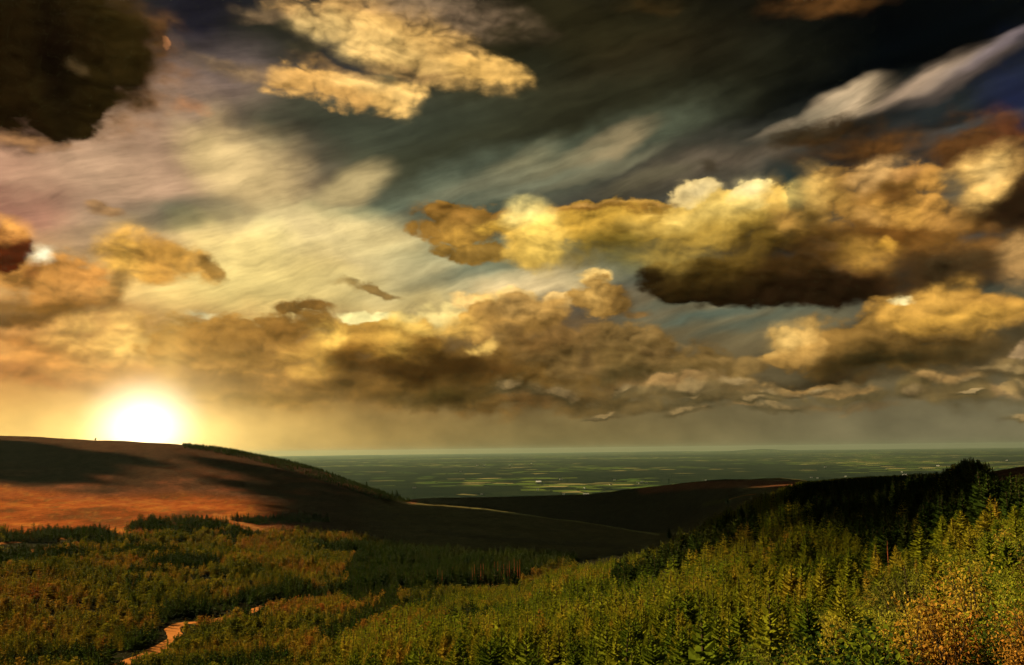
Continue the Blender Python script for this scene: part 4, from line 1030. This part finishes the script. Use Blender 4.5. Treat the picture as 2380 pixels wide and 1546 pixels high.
# ---------------------------------------------------------------- trees that stand out on the ridges
for px, py, hp in [(773,1106,13),(786,1110,12),(800,1114,10),(838,1128,10),(852,1132,17),(860,1134,14),(880,1142,12),(893,1147,9),(912,1152,16),(922,1155,20),(930,1158,15),(940,1160,8)]:
    tree_at(DS[int(px) % 3], px, py+3, hp, 'small dark conifer standing clear on the falling crest of the left hill', 'conifer', 'conifers standing out on the left crest', 'conifer')
for px, py, hp, lb in [(1556,1252,26,'lone dark conifer at the right end of the dark valley spur'), (1690,1172,22,'small dark conifer beside the pale track on the far right slope')]:
    tree_at(DS[1], px, py, hp, lb, 'conifer', None, 'conifer')
for px, py, hp in [(2215,1112,24),(2230,1112,30),(2243,1112,34),(2256,1112,38),(2263,1112,42),(2275,1114,36),(2288,1114,30),(2300,1112,24)]:
    s = ang(px, py)[0]; r = 300; x, y = math.sin(s)*r, math.cos(s)*r; z = float(gz(np.array([x]), np.array([y]))[0])
    top = ang(px, py-hp)[1]*r
    plant('dark_spruce', DS[px % 3], x, y, z, top-z, g6.random()*6.28, 'tall dark spruce of the tuft rising above the ridge at the right edge', 'spruce', 'dark spruces rising over the right ridge', 1.2)
# small round tree alone on the crest by the sun
s_, t_ = ang(222, 1024); rr = np.linspace(2400, 3100, 200); zc = gz(math.sin(s_)*rr, math.cos(s_)*rr); r = rr[np.argmax(zc/rr)]
(SV, SF), (LV, LF) = leafy(7.0, 3.2, 900, .35, np.random.default_rng(3), clumps=20, base=.2)
o = bpy.data.objects.new('hawthorn_tree', None); C.objects.link(o); o.location = (math.sin(s_)*r, math.cos(s_)*r, zc.max() if False else float(zc[np.argmax(zc/rr)]))
tag(o, 'lone stunted tree on the left hill crest beside the sun', 'tree'); link('trunk', mesh_from('hawthorn_stems', SV, SF, M_BRK), parent=o); link('crown', mesh_from('hawthorn_leaves', LV, LF, M_DRK), parent=o)
# ---------------------------------------------------------------- dirt track through the valley forest
def ribbon(name, pts, width, mat, lift=.12):
    P3 = []
    for a, b2 in zip(pts[:-1], pts[1:]):
        for t in np.linspace(0, 1, 9)[:-1]: P3.append(at_row(a[0]+(b2[0]-a[0])*t, a[1]+(b2[1]-a[1])*t, 60)[:2])
    P3 = np.array(P3)
    for _ in range(3): P3[1:-1] = (P3[:-2]+2*P3[1:-1]+P3[2:])/4
    d = np.gradient(P3, axis=0); d /= np.linalg.norm(d, axis=1)[:, None]+1e-9; nn = np.stack([-d[:, 1], d[:, 0]], -1)
    V = []; F = []; wq = width*(1+.35*vn.fbm(P3[:, 0]/9, P3[:, 1]/9, 2))
    for k in range(5):
        q = P3+nn*(k/4-.5)*wq[:, None]; z = gz(q[:, 0], q[:, 1])+lift; V.append(np.column_stack([q, z]))
    m_ = len(P3); V = np.vstack(V)
    for k in range(4):
        for i in range(m_-1): F.append((k*m_+i, k*m_+i+1, (k+1)*m_+i+1, (k+1)*m_+i))
    return tag(link(name, mesh_from(name, V, F, mat, smooth=True)), kind='structure')
mtk, n, b, _ = basic('ochre_dirt'); gp = n.node('ShaderNodeNewGeometry').outputs['Position']
n.put(b.inputs['Base Color'], n.mix(n.noise(gp, .35, 5, .7), (0.20, 0.075, 0.022, 1), (0.48, 0.18, 0.038, 1)))
n.put(b.inputs['Normal'], n.node('ShaderNodeBump', {'Strength': .6, 'Distance': .3, 'Height': n.noise(gp, 1.2, 5, .7)}).outputs[0])
ribbon('track', [(p[0], p[1]) for p in TRACK], 7.0, mtk)
ribbon('track', [(1095,1368),(1130,1364),(1160,1357),(1190,1350),(1218,1344)], 16, mtk)
ribbon('track', [(1684,1168),(1700,1160),(1730,1152),(1760,1149)], 7, mtk, .6)
# ---------------------------------------------------------------- white farm houses on the plain
mw, n, b, _ = basic('white_render_wall'); n.put(b.inputs['Base Color'], (0.8, 0.78, 0.72, 1))
mr, n, b, _ = basic('slate_roof'); n.put(b.inputs['Base Color'], (0.12, 0.12, 0.13, 1))
ms, n, b, _ = basic('pale_metal_roof'); n.put(b.inputs['Base Color'], (0.62, 0.62, 0.60, 1))
def house_mesh():
    bm = bmesh.new()
    vs = [bm.verts.new(p) for p in [(-.5,-.5,0),(.5,-.5,0),(.5,.5,0),(-.5,.5,0),(-.5,-.5,.6),(.5,-.5,.6),(.5,.5,.6),(-.5,.5,.6),(-.5,0,1),(.5,0,1)]]
    for f in [(0,1,5,4),(2,3,7,6),(1,2,6,9,5),(3,0,4,8,7),(0,3,2,1)]: bm.faces.new([vs[i] for i in f])
    w = bpy.data.meshes.new('house_wall'); bm.to_mesh(w); bm.free(); w.materials.append(mw)
    rf = []
    for m_ in (mr, ms):
        bm = bmesh.new(); A = [(-.54,-.56,.57),(.54,-.56,.57),(.54,0,1.02),(-.54,0,1.02),(-.54,.56,.57),(.54,.56,.57)]
        lo = [bm.verts.new(p) for p in A]; hi = [bm.verts.new((p[0], p[1], p[2]+.05)) for p in A]
        for q in ((0,1,2,3), (3,2,5,4)):
            bm.faces.new([hi[i] for i in q]); bm.faces.new([lo[i] for i in reversed(q)])
        for a_, b_ in ((0,1),(1,2),(2,5),(5,4),(4,3),(3,0)): bm.faces.new((lo[a_], lo[b_], hi[b_], hi[a_]))
        me_ = bpy.data.meshes.new('house_roof'); bm.to_mesh(me_); bm.free(); me_.materials.append(m_); rf.append(me_)
    bm = bmesh.new(); bmesh.ops.create_cube(bm, size=1); bmesh.ops.scale(bm, vec=(.05,.08,.22), verts=bm.verts); bmesh.ops.translate(bm, vec=(.4,0,1.08), verts=bm.verts)
    ch = bpy.data.meshes.new('chimney'); bm.to_mesh(ch); bm.free(); ch.materials.append(mw)
    return w, rf, ch
HW, HR, HC = house_mesh()
def house(px, py, wpx, label, group, barn=False):
    s, t = ang(px, py); r = PLZ/t; x, y = math.sin(s)*r, math.cos(s)*r; L = wpx*r/FPX
    z = float(np.interp(0, [0, 1], [1, 1]))*PLZ
    z = PLZ + float(vn.fbm(np.array([x/2500]), np.array([y/2500]), 3)[0])*min((r-5200)/400, 14)
    o = bpy.data.objects.new('barn' if barn else 'farmhouse', None); C.objects.link(o); o.location = (x, y, z); o.scale = (L, max(L*.4, 9), max(L*.35, 8)); o.rotation_euler = (0, 0, -s+g6.uniform(-.4, .4))
    tag(o, label, 'barn' if barn else 'house', group)
    link('wall', HW, parent=o); rf = link('roof', HR[1 if barn else 0], parent=o)
    if not barn: link('chimney', HC, parent=rf)
house(1252, 1122, 12, 'long pale barn at the left of the bright green fields, plain centre', None, True)
house(1304, 1114, 7, 'white farmhouse on the upper left corner of the bright green fields', None)
house(1362, 1152, 13, 'wide pale barn nearest the dark valley, below the green fields', None, True)
house(963, 1135, 7, 'white farmhouse just right of the left hill crest conifers', None)
house(2262-0, 1110, 8, 'brightest white farmhouse just left of the dark ridge tuft at right', None) if False else None
house(2103, 1106, 8, 'bright white farmhouse just above the right ridge, left of the dark tuft', None)
for px, py in [(1250,1139),(1310,1150),(1480,1122),(1486,1124),(1492,1121),(1502,1123),(1428,1116),(1566,1135),(1540,1142),(1604,1125),(1656,1125),(1110,1082),(1125,1082),(1185,1081),(1640,1118),(1120,1150),(1235,1078),(2022,1114),(1886,1111),(1900,1112),(1966,1108),(2210,1098),(2096,1098),(1918,1086),(2060,1090),(2340,1070),(2180,1083),(1420,1128),(1360,1135),(1070,1096)]:
    house(px, py, g6.uniform(3, 5.5), 'tiny white farmhouse scattered among fields on the far plain', 'tiny farmhouses scattered over the plain')
# ---------------------------------------------------------------- unseen lumpy blockers, added towards the sun to shade the land
mcl, n, b, _ = basic('blocker_white', 1.0); n.put(b.inputs['Base Color'], (0.85, 0.83, 0.80, 1))
def cloud(spots, dist, label, seed):
    g = np.random.default_rng(seed); bm = bmesh.new()
    for px, py, rad in spots:
        x, y, z, r = at_row(px, py, 100)
        for q in range(3):
            rr = rad*g.uniform(.6, 1.0) if q else rad; off = Vector(g.normal(size=3))*rad*(.35 if q else 0)
            c = Vector((x, y, z))+sdir*(dist+g.normal()*rad*.3)+off; c.z += 0
            s0 = len(bm.verts); ret = bmesh.ops.create_icosphere(bm, subdivisions=4, radius=rr)
            for v_ in ret['verts']:
                d = v_.co.normalized()
                nn = 1+.22*float(vn(np.array([d.x*3+q*7+px*.1]), np.array([d.y*3+d.z*2.3]))[0])+.10*float(vn2(np.array([d.x*8+px]), np.array([d.y*8+d.z*7]))[0])
                v_.co = c+v_.co*nn
    me_ = bpy.data.meshes.new('cloud'); bm.to_mesh(me_); bm.free(); me_.materials.append(mcl)
    me_.polygons.foreach_set('use_smooth', np.ones(len(me_.polygons), dtype=bool))
    return tag(link('cloud', me_), kind='structure')
cloud([(900,1232,70),(960,1245,90),(1060,1250,110),(1160,1255,110),(1260,1240,130),(1360,1255,100),(1450,1262,90),(1100,1210,120),(1250,1215,130),(930,1210,70),(990,1200,90),
       (1200,1175,220),(1350,1175,230),(1480,1165,210),(1100,1158,230),(1250,1156,300),(1020,1162,120),(1400,1150,280),(1180,1157,260),(1330,1153,280),(1600,1238,70),(1560,1250,60),(1640,1218,90),(1680,1200,90),(1560,1215,160),(1640,1190,180),(1300,1285,45)], 5200, 'broad cloud added out of view to shade the middle of the valley', 51)
cloud([(-60,1050,110),(20,1056,90),(90,1064,80),(150,1075,60),(10,1095,60),(80,1108,45),(160,1112,38),(220,1090,40),(230,1060,50),(560,1085,45),(620,1100,55),(680,1115,60),(740,1130,55),(790,1150,50),(700,1160,36),(620,1140,36),(540,1120,30),(840,1170,45),(650,1180,20),(760,1185,34)], 5600, 'long broken cloud added out of view to shade the upper left hill', 52)
cloud([(1900,1150,70),(1960,1185,24),(2030,1170,30),(2040,1205,15),(2130,1180,20),(2130,1215,10),(2230,1170,18),(2230,1200,9),(2310,1150,16),(2370,1120,26),(2340,1165,8),(2380,1150,9),(1840,1150,70),(2120,1135,60),(1990,1140,80),(2200,1130,40),(2280,1120,30),(2100,1255,9),(2000,1240,14),(2060,1280,8),(1950,1225,18),(2180,1240,8),(2290,1215,7),(1780,1185,45),(1720,1200,40),(1850,1195,30),(1900,1215,22),(1990,1270,10)], 4200, 'small cloud added out of view to shade the right ridge', 53)
# ---------------------------------------------------------------- haze over the whole land
bm = bmesh.new(); bmesh.ops.create_cube(bm, size=2.0)
for v_ in bm.verts: v_.co = Vector((v_.co.x*95000, v_.co.y*95000, -363 if v_.co.z < 0 else 135))
me = bpy.data.meshes.new('haze'); bm.to_mesh(me); bm.free()
mh = bpy.data.materials.new('haze'); mh.use_nodes = True; n = NT(mh.node_tree)
pv_ = n.node('ShaderNodeVolumePrincipled', {'Color': (0.26, 0.35, 0.27, 1), 'Density': HAZE, 'Anisotropy': 0.35})
n.l.new(pv_.outputs[0], n.node('ShaderNodeOutputMaterial').inputs['Volume'])
me.materials.append(mh)
haze = tag(link('haze', me), kind='stuff')
